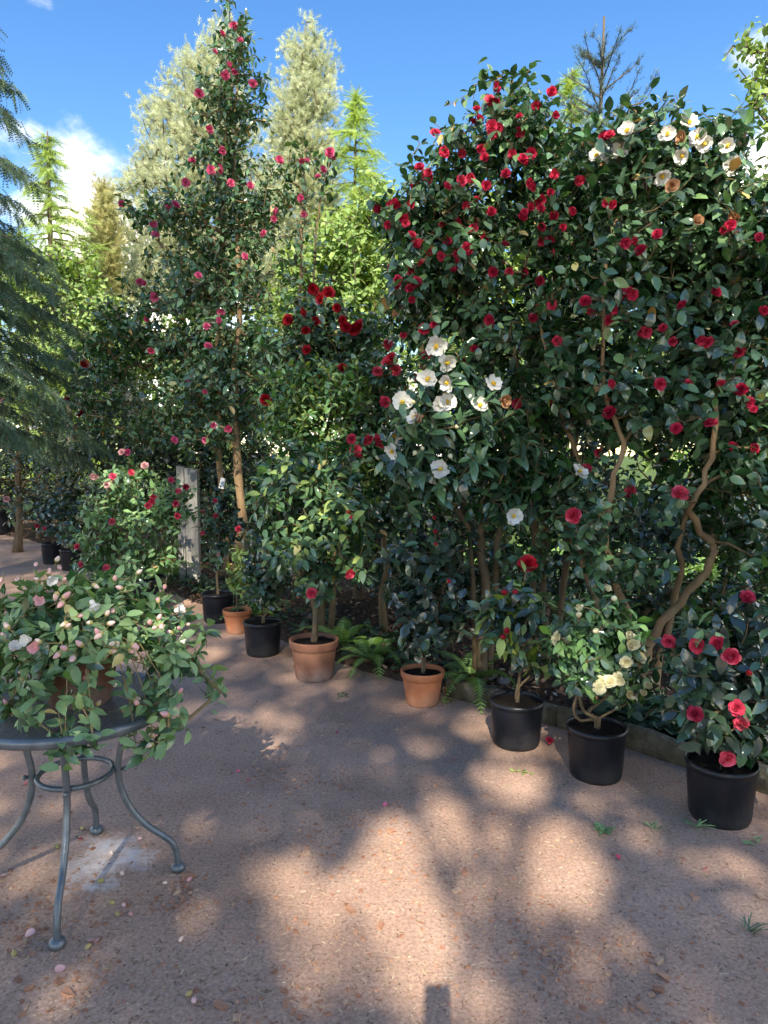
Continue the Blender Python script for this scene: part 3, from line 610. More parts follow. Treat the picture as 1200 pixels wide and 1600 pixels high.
CAMLEAF = dict(len=.088, asp=.52, per=8, L=.24, mat='leaf_dark')
def stem(c, H, pts_px, r0, r1, Y=None):
    """trunk from the soil of a pot through pixel waypoints"""
    p = [np.array([c[0], c[1], H - .06]), np.array([c[0] + .004, c[1], H + .02])] + [P(q[0], q[1], q[2] if len(q) > 2 else c[1]) for q in pts_px]
    path = smooth_path(p, 4); return path, np.linspace(r0, r1, len(path))

# ------------------------------------------------------------------ camellias in the bed
def fpx(kind, pts, sc=1.0): return [(kind, u, v, sc) for u, v in pts]
def base_at(u, Y):
    p = P(u, 900, Y); return np.array([p[0], p[1], .03])
def tr(base, lst, Y, r0, r1, n=4):
    p = [np.asarray(base) - [0, 0, .06]] + [P(q[0], q[1], q[2] if len(q) > 2 else Y) for q in lst]; path = smooth_path(p, n); rj = np.random.default_rng(int(abs(base[0]) * 1000) + len(lst)); J = rj.normal(0, 1, path.shape) * r0 * .28; J[0] = 0
    return path + J, np.linspace(r0, r1, len(path)) * np.r_[1.35, 1.15, np.ones(len(path) - 2)] * (1 + rj.normal(0, .07, len(path)))

# tall pink camellia
bk = base_at(374, 8.6)
bl = blobs_px([(372, 45, 26, 40), (368, 110, 48, 50), (362, 180, 66, 56), (350, 255, 76, 60), (335, 320, 100, 50), (255, 330, 55, 32), (215, 335, 30, 22), (330, 390, 105, 60), (415, 330, 50, 60),
               (300, 460, 110, 60), (385, 440, 60, 60), (260, 540, 110, 60), (350, 560, 110, 70), (200, 520, 60, 45), (300, 620, 130, 50), (420, 560, 60, 60), (330, 680, 100, 30), (175, 500, 45, 36), (165, 580, 50, 45), (150, 640, 45, 40), (230, 670, 80, 36), (420, 650, 55, 45), (140, 540, 30, 30)], 8.6, .75)
rk = np.random.default_rng(3)
fl = fpx('pink', [(365, 40), (348, 52), (336, 80), (360, 102), (366, 112), (352, 118), (311, 146), (275, 320), (264, 326), (240, 350), (243, 366), (190, 318), (391, 290), (361, 286), (345, 265), (410, 366), (300, 250), (330, 265), (348, 235),
                  (225, 442), (241, 464), (218, 440), (228, 499), (342, 500), (345, 487), (323, 510), (296, 592), (320, 612), (325, 540), (236, 548), (334, 665), (320, 688), (273, 687), (357, 670), (290, 285), (375, 62), (328, 202), (395, 130), (430, 330), (383, 400), (310, 430), (437, 250)])
plant('tall_camellia', 'tall slender camellia tree with bare tan trunks and pink flowers to its tip', 'tree', bk,
      [tr(bk, [(376, 780), (367, 600), (372, 420), (370, 220), (374, 40)], 8.6, .062, .008), tr(bk + [-.16, .1, 0], [(346, 760, 8.7), (341, 600, 8.7), (344, 430, 8.7), (350, 270, 8.6), (352, 140, 8.6)], 8.7, .045, .007)],
      bl, 1650, dict(len=.105, asp=.52, per=8, L=.30, mat=[('leaf_mid', .85), ('leaf_dark', .15)], hi=False, sag=-.3), fl, 220, seed=11, bark='bark_tan', step=.3, minz=2.0, tip_r=.003, shell=.6)
# slender companion
bs = base_at(478, 8.2)
bl = blobs_px([(475, 250, 45, 40), (500, 310, 35, 40), (440, 300, 25, 60), (480, 390, 45, 50), (500, 450, 40, 40), (450, 430, 30, 50)], 8.2, .35)
plant('thin_camellia', 'thin open camellia with few leaves and pink flowers against the pale pine', 'shrub', bs,
      [tr(bs, [(470, 700), (468, 480), (472, 330), (478, 230)], 8.2, .03, .006), tr(bs + [.1, 0, 0], [(492, 700), (490, 480), (498, 330), (515, 250)], 8.2, .024, .005)],
      bl, 105, dict(len=.095, asp=.55, per=5, L=.26, mat='leaf_mid', hi=False, sag=-.25), fpx('pink', [(515, 238), (521, 247), (437, 250), (505, 265), (497, 275), (472, 252), (480, 250), (428, 342), (475, 335), (412, 363), (470, 310)]), 90, seed=12, bark='bark_tan', minz=2.2, tip_r=.003)
# big red camellia
bb_ = base_at(850, 5.0)
BBL = [(795, 185, 45, 45), (745, 235, 65, 55), (830, 215, 75, 60), (690, 320, 75, 60), (640, 390, 50, 70), (620, 350, 36, 26), (775, 330, 110, 80), (700, 440, 110, 70), (870, 380, 120, 110), (730, 520, 100, 60), (850, 540, 110, 90), (630, 480, 55, 60), (920, 280, 80, 80), (840, 660, 100, 60), (860, 770, 70, 50), (800, 860, 60, 40)]
bl = blobs_px(BBL, 4.9, .50)
fl = fpx('red', [(777, 136), (811, 180), (813, 205), (775, 160), (766, 158), (745, 168), (750, 183), (740, 188), (768, 196), (779, 200), (752, 232), (680, 207), (695, 237), (722, 240), (770, 210), (800, 240), (820, 250), (862, 143), (868, 180), (838, 165), (830, 240),
                  (818, 248), (867, 272), (915, 223), (906, 283), (832, 292), (829, 287), (845, 325), (757, 245), (655, 260), (640, 320), (610, 320), (589, 325), (617, 318), (632, 342), (645, 365), (655, 380), (634, 348), (605, 352), (668, 270), (670, 278), (735, 278), (722, 282), (700, 290), (665, 275), (760, 290),
                  (790, 270), (768, 330), (715, 345), (730, 390), (727, 385), (820, 330), (690, 350), (740, 355), (650, 380), (672, 392), (622, 436), (644, 468), (619, 320), (766, 504), (740, 545), (742, 545), (795, 425), (820, 425), (764, 500), (700, 375), (860, 300), (880, 355), (790, 380), (770, 425), (715, 395), (745, 310), (895, 330), (865, 395)])
fl += fpx('brown', [(735, 360), (757, 245), (617, 490), (703, 235), (945, 260)])
fl += fpx('rose', [(765, 155), (862, 476), (872, 533), (985, 462)], .9)
rq = np.random.default_rng(77)
fl += [('red', rq.uniform(620, 900), rq.uniform(280, 640), 1.0) for _ in range(34)]
plant('red_camellia', 'broad dense camellia in the bed, crowded with small crimson-red flowers to its top', 'shrub', bb_,
      [tr(bb_, [(852, 900), (850, 740), (852, 610), (862, 520), (866, 430), (860, 320), (820, 220)], 5.0, .030, .006), tr(bb_ + [-.08, .05, 0], [(835, 800), (800, 530), (745, 460), (705, 420), (680, 350)], 4.9, .025, .006), tr(bb_ + [.1, .1, 0], [(890, 800), (905, 560), (900, 400), (880, 280), (800, 170)], 5.1, .026, .006)],
      bl, 1200, dict(len=.083, asp=.55, per=10, L=.26, mat=[('leaf_dark', .6), ('leaf_mid', .4)]), fl, 300, seed=21, minz=1.1, fscale=.78, pts=np.array([P(u, v, 4.9) for u, v in [(830, 96), (826, 112), (757, 128), (742, 132), (650, 212), (656, 225), (700, 165), (735, 145), (862, 130), (800, 120), (780, 125), (675, 190), (640, 250)]]))
# upright shoots on top of it
# right-hand camellia with curving trunks
bc = base_at(1000, 4.5)
CBL = [(1000, 235, 80, 60), (1085, 245, 75, 55), (1150, 330, 70, 60), (1020, 340, 110, 90), (1120, 440, 105, 90), (960, 450, 95, 100), (1060, 550, 120, 90), (1190, 540, 60, 100), (965, 600, 80, 60), (1150, 640, 80, 70), (900, 590, 70, 70), (1020, 660, 90, 50), (1240, 420, 80, 120), (1240, 640, 60, 90), (1130, 740, 90, 50), (900, 800, 60, 45), (1030, 770, 60, 30), (1170, 830, 60, 60), (960, 880, 70, 40), (1010, 450, 70, 60, 4.6), (1060, 400, 60, 60, 4.7), (1180, 740, 50, 50), (1200, 870, 40, 50, 4.8)]
bl = blobs_px(CBL, 4.35, .50)
fl = fpx('white', [(1066, 243), (1043, 210), (1035, 275), (1144, 260), (1137, 228), (1077, 192), (980, 205), (932, 243), (950, 250), (968, 235), (1100, 225), (1090, 215)], 1.0)
fl += fpx('brown', [(1065, 215), (1148, 340), (1090, 345), (1050, 290)])
fl += fpx('red', [(988, 460), (1051, 533), (1107, 535), (1158, 608), (862, 476), (915, 470), (952, 500), (870, 533), (1032, 600), (955, 600), (951, 644), (978, 380), (1010, 520), (1065, 475), (1195, 485), (1075, 600), (947, 318), (958, 320), (945, 215), (952, 210), (1000, 390), (1110, 660), (1180, 700)], .88)
fl += fpx('rose', [(985, 768), (1063, 770), (895, 806), (915, 737)], 1.1) + [('red', rq.uniform(900, 1190), rq.uniform(340, 720), .8) for _ in range(22)]
_bt = np.vstack([smooth_path([P(*q) for q in w_], 6) for w_ in ([(950, 880, 4.35), (957, 760, 4.15), (972, 690, 4.15), (946, 610, 4.18), (942, 500, 4.1)], [(1062, 945, 4.4), (1108, 880, 4.3), (1112, 850, 4.3), (1078, 800, 4.15), (1108, 735, 4.05), (1118, 640, 4.05)])])
def bare_trunks(m):
    out = np.zeros(len(m), bool)
    for q in _bt: out |= (np.linalg.norm((m - q) * [1, .35, 1], axis=1) < .060)
    return out
plant('trunked_camellia', 'large camellia on bare curving tan trunks, white single flowers crowning it', 'shrub', bc,
      [tr(bc, [(1015, 1010), (1062, 945, 4.4), (1108, 880, 4.3), (1112, 850, 4.3), (1078, 800, 4.15), (1108, 735, 4.05), (1118, 640, 4.05), (1130, 540, 4.2), (1120, 420, 4.3), (1090, 290, 4.3)], 4.5, .033, .006, 4),
       tr(bc + [.02, .08, 0], [(1000, 1000), (950, 880, 4.35), (957, 760, 4.15), (972, 690, 4.15), (946, 610, 4.18), (942, 470, 4.1), (960, 350, 4.25), (990, 240, 4.3)], 4.5, .025, .006, 4),
       tr(bc + [.12, .05, 0], [(1040, 1000), (1060, 900, 4.55), (1080, 780, 4.6), (1190, 600, 4.6), (1230, 460, 4.6)], 4.5, .028, .008, 5),
       tr(bc + [-.14, .1, 0], [(935, 950, 4.6), (900, 850, 4.6), (930, 800, 4.6), (880, 660, 4.6), (855, 560, 4.5), (840, 480, 4.5)], 4.6, .028, .007, 5)],
      bl, 1750, dict(len=.090, asp=.58, per=9, L=.28, mat=[('leaf_dark', .7), ('leaf_mid', .3)]), fl, 300, seed=22, bark='bark_tan', minz=.95, fscale=.95, keepout=bare_trunks, pts=np.array([P(u, v, 4.3) for u, v in [(1020, 138), (1055, 148), (1062, 160), (985, 165), (1005, 160), (1090, 175), (1125, 200), (1160, 235), (1182, 262), (940, 190)]]))
# low side twigs of the trunked camellia near the two big rose flowers are carried by the front blobs below
# white single camellia
bw = base_at(756, 4.75)
bl = blobs_px([(690, 590, 50, 55), (770, 640, 70, 45), (650, 655, 45, 50), (730, 705, 95, 50), (810, 715, 60, 55), (670, 760, 55, 50), (790, 780, 60, 35), (630, 720, 30, 50), (880, 730, 60, 30)], 4.45, .30)
fl = fpx('white', [(681, 541), (698, 566), (668, 593), (699, 598), (770, 600), (750, 634), (628, 628), (690, 633), (615, 680), (613, 705), (688, 733), (803, 806), (648, 652), (905, 737), (700, 628)], 1.12)
fl += fpx('brown', [(655, 652), (788, 626)], 1.1) + fpx('creambud', [(645, 628), (714, 667), (590, 715), (648, 708), (704, 713), (660, 700)])
plant('white_camellia', 'camellia with long pointed leaves and large white single flowers with yellow stamens', 'shrub', bw,
      [tr(bw, [(758, 900), (752, 830), (766, 770), (740, 690), (700, 610)], 4.7, .036, .008), tr(bw + [.05, .06, 0], [(775, 880), (790, 790), (820, 720), (860, 730)], 4.75, .025, .008), tr(bw + [-.03, .05, 0], [(735, 860), (700, 770), (650, 700)], 4.7, .024, .007)],
      bl, 270, dict(len=.125, asp=.40, per=7, L=.22, mat=[('leaf_dark', .75), ('leaf_mid', .25)], sag=-.55, upn=.7, outn=.7), fl, 300, seed=31, minz=1.0)
# crimson camellia in the gap
bt = base_at(500, 6.6)
bl = blobs_px([(490, 490, 55, 35), (540, 520, 55, 40), (450, 540, 60, 50), (500, 580, 80, 45), (570, 590, 50, 60), (440, 620, 50, 50), (590, 520, 40, 40)], 6.3, .4)
fl = fpx('crimson', [(489, 452), (500, 466), (514, 457), (526, 481), (450, 500), (475, 488), (494, 501), (535, 500), (540, 510), (478, 517), (479, 546), (560, 510), (553, 515), (505, 590), (415, 625), (536, 575), (612, 420)], 1.0)
plant('crimson_camellia', 'camellia with a cluster of large dark crimson double flowers above light green bushes', 'shrub', bt,
      [tr(bt, [(500, 760), (520, 620), (505, 540), (495, 480)], 6.4, .04, .008)], bl, 520, dict(len=.095, asp=.52, per=7, L=.24, mat=[('leaf_dark', .6), ('leaf_mid', .4)], hi=False), fl, 160, seed=41, minz=1.0)
bu = base_at(600, 6.0)
bl = blobs_px([(595, 570, 50, 45), (610, 640, 45, 50), (570, 690, 45, 40), (620, 720, 40, 50), (600, 800, 50, 50)], 5.75, .35)
fl = fpx('rose', [(590, 580), (618, 578), (549, 686), (556, 703), (560, 708), (575, 688), (590, 685), (595, 692), (602, 628), (605, 565), (606, 538), (612, 560), (648, 775), (640, 625), (672, 612), (650, 590), (633, 655)], .95)
plant('rosy_camellia', 'small-flowered rosy red camellia between the bright bush and the white camellia', 'shrub', bu,
      [tr(bu, [(600, 850), (605, 720), (600, 600)], 5.85, .035, .008)], bl, 280, dict(len=.085, asp=.5, per=8, L=.22, mat=[('leaf_dark', .5), ('leaf_mid', .5)]), fl, 200, seed=42, minz=.6)
# bright bush behind the big terracotta pot
bn = base_at(500, 5.9)
bl = blobs_px([(470, 600, 70, 40), (520, 640, 75, 45), (440, 660, 40, 45), (545, 600, 45, 40), (490, 690, 70, 30), (570, 740, 40, 40)], 5.75, .35)
plant('bright_bush', 'bright yellow-green leafy bush without flowers rising behind the old terracotta pot', 'shrub', bn,
      [tr(bn, [(500, 850), (500, 720), (495, 620)], 5.85, .035, .008), tr(bn + [.08, 0, 0], [(530, 820), (540, 700), (545, 600)], 5.85, .025, .007)], bl, 420,
      dict(len=.070, asp=.45, per=9, L=.2, mat=[('leaf_new', .25), ('leaf_light', .55), ('leaf_mid', .2)], sag=.15, fwd=.8), [], 220, seed=43, minz=.8)
# left: camellias behind the path
bm = base_at(170, 10.6)
bl = blobs_px([(170, 580, 50, 50), (140, 640, 45, 50), (205, 630, 55, 50), (180, 700, 60, 40), (120, 700, 40, 40)], 10.3, .6)
fl = fpx('whitesmall', [(171, 592), (175, 614), (200, 620), (137, 628), (115, 553), (112, 560), (158, 628), (203, 645), (145, 635)], 1.3) + fpx('crimson', [(132, 568), (112, 609), (125, 647), (140, 650), (105, 625), (118, 684), (118, 668)], 1.1)
plant('mixed_camellia', 'dark camellia by the left path with white and deep red flowers mixed', 'shrub', bm,
      [tr(bm, [(172, 760), (170, 650), (172, 570)], 10.4, .05, .01), tr(bm + [.3, 0, 0], [(205, 760), (200, 640)], 10.4, .04, .01)], bl, 420, dict(len=.10, asp=.5, per=7, L=.26, mat=[('leaf_deep', .4), ('leaf_dark', .6)], hi=False), fl, 60, seed=51, minz=.8, tip_r=.003)
bq = base_at(28, 11.6)
bl = blobs_px([(10, 690, 40, 40), (60, 720, 45, 40), (-20, 640, 50, 50), (90, 760, 40, 40), (20, 770, 50, 30), (-30, 740, 50, 60), (70, 640, 45, 30)], 11.4, .6)
plant('multi_stemmed_shrub', 'old shrub with forked bare grey-brown stems beside the far left path', 'shrub', bq,
      [tr(bq, [(28, 770), (25, 720), (8, 680), (4, 630)], 11.6, .062, .018), tr(bq + [.03, 0, 0], [(29, 740), (25, 715), (42, 690), (37, 640)], 11.55, .05, .016), tr(bq + [.05, 0, 0], [(34, 765), (60, 745), (95, 728)], 11.5, .034, .012)],
      bl, 200, dict(len=.10, asp=.5, per=7, L=.26, mat='leaf_deep', hi=False), fpx('blush', [(10, 780), (2, 625)]), 30, seed=52, minz=.8, tip_r=.004)
# darker second row that closes the view below the crowns
def backshrub(label, u, Y, pxs, n, mat, seed, ry=.7, lf=.10, fl=(), nobj=40, name='evergreen_shrub', group='evergreen shrubs behind the camellias'):
    b = base_at(u, Y); bl = blobs_px(pxs, Y, ry)
    top = min(q[1] for q in pxs) ; mid = np.mean([q[0] for q in pxs])
    plant(name, label, 'shrub', b, [tr(b, [(u, 830), (u * .5 + mid * .5, 700), (mid, top + 30)], Y, .05, .01), tr(b + [.3, .1, 0], [(u + 30, 830), (mid + 50, top + 50)], Y, .04, .01)], bl, n,
          dict(len=lf, asp=.5, per=8, L=.28, mat=mat, hi=False), fl, nobj, seed=seed, minz=.3, tip_r=.003, step=.3)
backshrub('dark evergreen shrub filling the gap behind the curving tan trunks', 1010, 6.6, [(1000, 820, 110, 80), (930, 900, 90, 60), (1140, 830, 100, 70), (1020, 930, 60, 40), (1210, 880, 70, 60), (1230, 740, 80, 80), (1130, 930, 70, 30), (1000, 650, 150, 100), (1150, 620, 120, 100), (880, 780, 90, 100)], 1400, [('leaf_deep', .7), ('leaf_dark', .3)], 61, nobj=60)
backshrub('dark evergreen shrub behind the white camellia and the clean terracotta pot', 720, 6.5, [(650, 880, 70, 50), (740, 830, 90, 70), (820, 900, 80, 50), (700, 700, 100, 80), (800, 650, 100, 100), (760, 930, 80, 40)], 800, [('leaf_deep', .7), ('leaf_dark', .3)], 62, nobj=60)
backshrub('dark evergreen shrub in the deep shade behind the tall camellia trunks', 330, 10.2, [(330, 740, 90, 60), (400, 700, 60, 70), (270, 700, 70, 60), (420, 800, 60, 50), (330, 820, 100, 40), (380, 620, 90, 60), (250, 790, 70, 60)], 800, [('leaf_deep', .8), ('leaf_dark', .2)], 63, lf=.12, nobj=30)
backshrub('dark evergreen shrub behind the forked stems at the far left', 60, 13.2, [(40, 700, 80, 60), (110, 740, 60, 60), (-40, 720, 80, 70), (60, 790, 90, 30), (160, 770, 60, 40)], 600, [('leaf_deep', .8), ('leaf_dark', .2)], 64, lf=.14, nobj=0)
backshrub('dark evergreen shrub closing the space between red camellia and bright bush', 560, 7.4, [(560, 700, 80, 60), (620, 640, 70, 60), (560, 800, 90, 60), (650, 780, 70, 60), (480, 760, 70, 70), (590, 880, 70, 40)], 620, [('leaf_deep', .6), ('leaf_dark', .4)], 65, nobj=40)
# far left post and tags
po = thing('fence_post', 'weathered grey wooden post standing behind the flowering bush', 'post', base_at(296, 8.5) * [1, 1, 0])
hp = P(296, 728, 8.5)[2]; b = MB()
for cx, wd in ((-.075, .085), (.055, .15)):
    xs = [(-.5, -.5), (.5, -.5), (.5, .5), (-.5, .5)]; V = np.array([(cx + x * wd, y * .1 + (.02 if wd < .1 else 0), z) for z in (0, hp * .5, hp - (.03 if wd > .1 else 0)) for x, y in xs]); V[-4:, 2] += [.0, -.02, -.01, .01]
    V[:, :2] += rg.normal(0, .003, (12, 2))
    add('plank', make_mesh('plank', V, [np.array([(i * 4 + j, i * 4 + (j + 1) % 4, (i + 1) * 4 + (j + 1) % 4, (i + 1) * 4 + j) for i in range(2) for j in range(4)] + [(8, 9, 10, 11)])], M['post'], smooth=False), po)
def plant_tag(label, u, v, Y, w_, h_, tilt):
    p = P(u, v, Y); o = thing('plant_label', label, 'label', p); b = MB(); V, Fq = box((0, 0, 0), (w_, .004, h_)); c, s_ = math.cos(tilt), math.sin(tilt)
    V = np.stack([V[:, 0] * c - V[:, 2] * s_, V[:, 1], V[:, 0] * s_ + V[:, 2] * c], -1); b.put(V, None, Fq); add('plate', b.mesh('plate', M['tag'], False), o)
    V, F3, Fq = tube([(0, .002, h_ * .4), (.02, .03, .06), (.04, .10, .10)], .0025, 5); add('wire', MB().put(V, F3, Fq).mesh('wire', M['wire']), o)
plant_tag('small white name plate hung on the forked stems', 53, 668, 11.3, .14, .055, .0)
plant_tag('white plastic tag hanging by the tall camellia trunk', 347, 755, 8.55, .06, .13, -.25)

# ------------------------------------------------------------------ potted camellias
# black pot, red flowers
r_, c, R, H = potted('potted_red_camellia', 'black pot with dark glossy camellia bearing open red flowers, right end of the row', 'black', 1123, 107, 1298, 1.72)
bl = blobs_px([(1105, 1000, 60, 40), (1160, 985, 45, 50), (1130, 1060, 80, 50), (1060, 1040, 40, 40), (1180, 1060, 50, 60), (1110, 1130, 60, 35), (1175, 1140, 40, 45), (1050, 1095, 30, 30), (1185, 955, 25, 40)], c[1], .26)
fl = fpx('scarlet', [(1045, 1002), (1088, 1009), (1143, 1026), (1151, 1106), (1086, 1115), (1158, 1130), (1137, 1186), (1168, 932), (1119, 1005)], .74) + fpx('redbud', [(1170, 1050), (1090, 1122)])
plant('', '', '', c, [stem(c, H, [(1125, 1130), (1118, 1060), (1110, 1000)], .014, .006), stem(c + [.01, .01, 0], H, [(1140, 1120), (1160, 1040), (1170, 970)], .011, .005)], bl, 185,
      dict(len=.092, asp=.50, per=7, L=.17, mat=[('leaf_deep', .6), ('leaf_dark', .4)], zmin=H * .95), fl, 300, seed=71, root=r_, minz=H + .08, step=.12)
# black pot, cream flowers
r_, c, R, H = potted('potted_cream_camellia', 'black pot with bright green camellia and cream double flowers beside the kerb', 'black', 930, 93, 1228, 1.75)
bl = blobs_px([(940, 960, 50, 40), (900, 1000, 40, 45), (975, 980, 40, 40), (940, 1030, 60, 40), (985, 1050, 30, 35), (905, 1050, 35, 30), (1005, 1075, 25, 20), (870, 990, 20, 25)], c[1], .22)
fl = fpx('cream', [(867, 997), (940, 1067), (952, 1064), (966, 1062), (979, 1036), (990, 1008), (937, 1075), (1000, 1025)], .85) + fpx('halfcream', [(949, 919), (906, 949), (985, 992), (986, 1008), (1005, 1082), (985, 1086), (1014, 1072), (1002, 1030)]) + fpx('creambud', [(930, 986), (990, 1090), (960, 935), (905, 960)])
plant('', '', '', c, [stem(c, H, [(912, 1110), (905, 1080), (900, 1040), (910, 980)], .011, .005), stem(c + [.005, .01, 0], H, [(920, 1112), (950, 1085), (965, 1040), (950, 970)], .010, .005), stem(c + [-.01, .01, 0], H, [(905, 1125), (897, 1100), (925, 1050), (960, 990)], .009, .005), stem(c + [.01, .0, 0], H, [(940, 1120), (985, 1095), (1000, 1075)], .008, .004)], bl, 230,
      dict(len=.072, asp=.50, per=7, L=.14, mat=[('leaf_dark', .35), ('leaf_mid', .3), ('leaf_light', .35)], zmin=H), fl, 300, seed=72, root=r_, minz=H + .1, step=.1, tip_r=.0018)
# black pot, few leaves with red tips
r_, c, R, H = potted('potted_young_camellia', 'black pot with sparse young camellia on a bent side stem, lone red flower on top', 'black', 806, 85, 1175, 1.68)
bl = blobs_px([(800, 930, 45, 30), (830, 960, 40, 40), (760, 955, 45, 40), (800, 990, 45, 30), (825, 1020, 25, 30), (770, 975, 30, 30), (835, 1040, 14, 20)], c[1] - .02, .22)
plant('', '', '', c, [stem(c, H, [(806, 1090), (815, 1030), (812, 960), (822, 890)], .013, .004), stem(c + [.005, 0, 0], H, [(812, 1072), (835, 1050), (858, 1020)], .009, .005)], bl, 95,
      dict(len=.095, asp=.48, per=6, L=.15, mat=[('leaf_deep', .35), ('leaf_dark', .4), ('leaf_new', .25)], zmin=H + .05), fpx('crimson', [(825, 881)], 1.2) + fpx('redbud', [(788, 925), (805, 925), (792, 985), (786, 995), (868, 980)], 1.2), 300, seed=73, root=r_, minz=H + .05, step=.12)
# clean terracotta pot, dark leaves
r_, c, R, H = potted('potted_dark_camellia', 'clean orange terracotta pot with upright dark camellia, few tiny red buds', 'terracotta', 660, 69, 1108, 1.55)
bl = blobs_px([(650, 850, 60, 45), (700, 870, 45, 50), (620, 900, 40, 50), (670, 930, 60, 50), (720, 960, 35, 40), (640, 980, 45, 40), (690, 990, 40, 35), (662, 1020, 18, 14), (665, 815, 45, 25)], c[1] + .02, .28)
plant('', '', '', c, [stem(c, H, [(660, 1020), (657, 960), (650, 880), (652, 820)], .015, .005), stem(c + [.01, .01, 0], H, [(668, 1000), (690, 930), (700, 860)], .010, .004)], bl, 170,
      dict(len=.092, asp=.55, per=7, L=.16, mat=[('leaf_deep', .9), ('leaf_dark', .1)], zmin=H + .02), fpx('redbud', [(679, 808), (681, 850), (702, 908), (680, 830)]), 300, seed=74, root=r_, minz=H + .12, step=.12)
# old terracotta pot with the round crown
r_, c, R, H = potted('potted_round_camellia', 'weathered terracotta pot with thick-stemmed round-crowned glossy camellia', 'terracotta_old', 491, 78, 1068, 1.58)
bl = blobs_px([(485, 800, 100, 70), (480, 730, 85, 50), (430, 780, 50, 55), (550, 780, 50, 65), (500, 870, 75, 45), (440, 860, 40, 40), (550, 860, 45, 40), (505, 910, 40, 22)], c[1] + .05, .48)
zt = P(500, 745, c[1])[2]
plant('', '', '', c, [stem(c, H, [(491, 1000), (494, 960), (490, 930), (492, 880), (485, 780), (480, 730)], .028, .010), stem(c + [0, .02, 0], H, [(494, 960), (510, 900), (540, 820), (545, 760)], .018, .008), stem(c + [-.01, .02, 0], H, [(490, 950), (470, 890), (440, 820), (430, 770)], .016, .008)], bl, 420,
      dict(len=.095, asp=.50, per=7, L=.17, mat=[('leaf_dark', .35), ('leaf_mid', .40), ('leaf_light', .13), ('leaf_new', .12)], zmin=H + .3), fpx('rose', [(487, 927), (547, 897)], .8) + fpx('redbud', [(545, 800), (548, 808)]), 300, seed=75, root=r_, minz=H + .35, step=.14)
# small black tub
r_, c, R, H = potted('potted_low_camellia', 'wide short black tub with leaning multi-stemmed camellia in shade', 'black', 411, 60, 1028, 1.75)
bl = blobs_px([(420, 900, 40, 30), (390, 880, 25, 30), (440, 920, 30, 30), (405, 930, 30, 22), (400, 840, 20, 20)], c[1] + .02, .25)
plant('', '', '', c, [stem(c, H, [(418, 955), (425, 920), (430, 890)], .011, .005), stem(c + [.01, 0, 0], H, [(412, 950), (405, 920), (395, 870)], .008, .004)], bl, 95,
      dict(len=.08, asp=.45, per=7, L=.15, mat=[('leaf_deep', .4), ('leaf_dark', .6)], zmin=H), fpx('scarlet', [(372, 826)], .6), 150, seed=76, root=r_, minz=H + .05, step=.12)
# small terracotta with fresh plant
r_, c, R, H = potted('potted_fresh_plant', 'small orange terracotta pot with thin yellow-green young plant', 'terracotta', 371, 45, 992, 1.62)
bl = blobs_px([(378, 870, 22, 25), (368, 895, 22, 18), (385, 885, 18, 22), (375, 915, 18, 14)], c[1], .15)
plant('', '', '', c, [stem(c, H, [(370, 940), (371, 905), (378, 870)], .011, .004)], bl, 50, dict(len=.075, asp=.34, per=7, L=.14, mat=[('leaf_new', .8), ('leaf_light', .2)], zmin=H + .05, sag=.1), [], 150, seed=77, root=r_, minz=H + .08, step=.1)
# black pot, standard
r_, c, R, H = potted('potted_standard_camellia', 'black pot with small camellia on one straight stem near the old post', 'black', 341, 51, 975, 1.78)
bl = blobs_px([(345, 790, 28, 30), (330, 815, 25, 25), (360, 820, 22, 25), (345, 850, 28, 20), (350, 770, 18, 20), (338, 870, 15, 12)], c[1], .22)
plant('', '', '', c, [stem(c, H, [(339, 900), (341, 850), (345, 780)], .017, .006)], bl, 110, dict(len=.08, asp=.48, per=6, L=.15, mat=[('leaf_dark', .7), ('leaf_deep', .3)], zmin=H + .2), fpx('scarlet', [(316, 799), (337, 805), (317, 833), (336, 782)], .55) + fpx('blush', [(340, 866)], .5), 120, seed=78, root=r_, minz=H + .3, step=.12)
# flowering bush in a tub, left middle
r_, c, R, H = potted('potted_bushy_camellia', 'wide bushy light green camellia with red and pink flowers in a black tub', 'black', 228, 70, 960, 1.5)
bl = blobs_px([(215, 790, 80, 40), (160, 800, 45, 40), (265, 800, 45, 45), (200, 850, 85, 40), (145, 860, 30, 30), (250, 870, 60, 35), (190, 745, 50, 25), (280, 770, 25, 25), (215, 900, 55, 20), (150, 885, 25, 15)], c[1], .55)
fl = fpx('scarlet', [(268, 750), (275, 787), (237, 784), (232, 790), (291, 761), (279, 767), (240, 777), (205, 738), (120, 854), (126, 882), (166, 887), (175, 815), (178, 745), (277, 806)], .75) + fpx('pink', [(199, 707), (176, 744)], 1.0) + fpx('blush', [(190, 706), (147, 745), (168, 757), (226, 727)], .75)
plant('', '', '', c, [stem(c, H, [(225, 890), (220, 830), (215, 770)], .022, .008), stem(c + [.02, 0, 0], H, [(240, 880), (262, 820), (275, 770)], .016, .006), stem(c + [-.02, 0, 0], H, [(205, 885), (170, 830), (160, 780)], .016, .006)], bl, 430,
      dict(len=.088, asp=.46, per=7, L=.2, mat=[('leaf_soft', .5), ('leaf_mid', .3), ('leaf_light', .2)], zmin=H * .8), fl, 200, seed=79, root=r_, minz=H, step=.16)
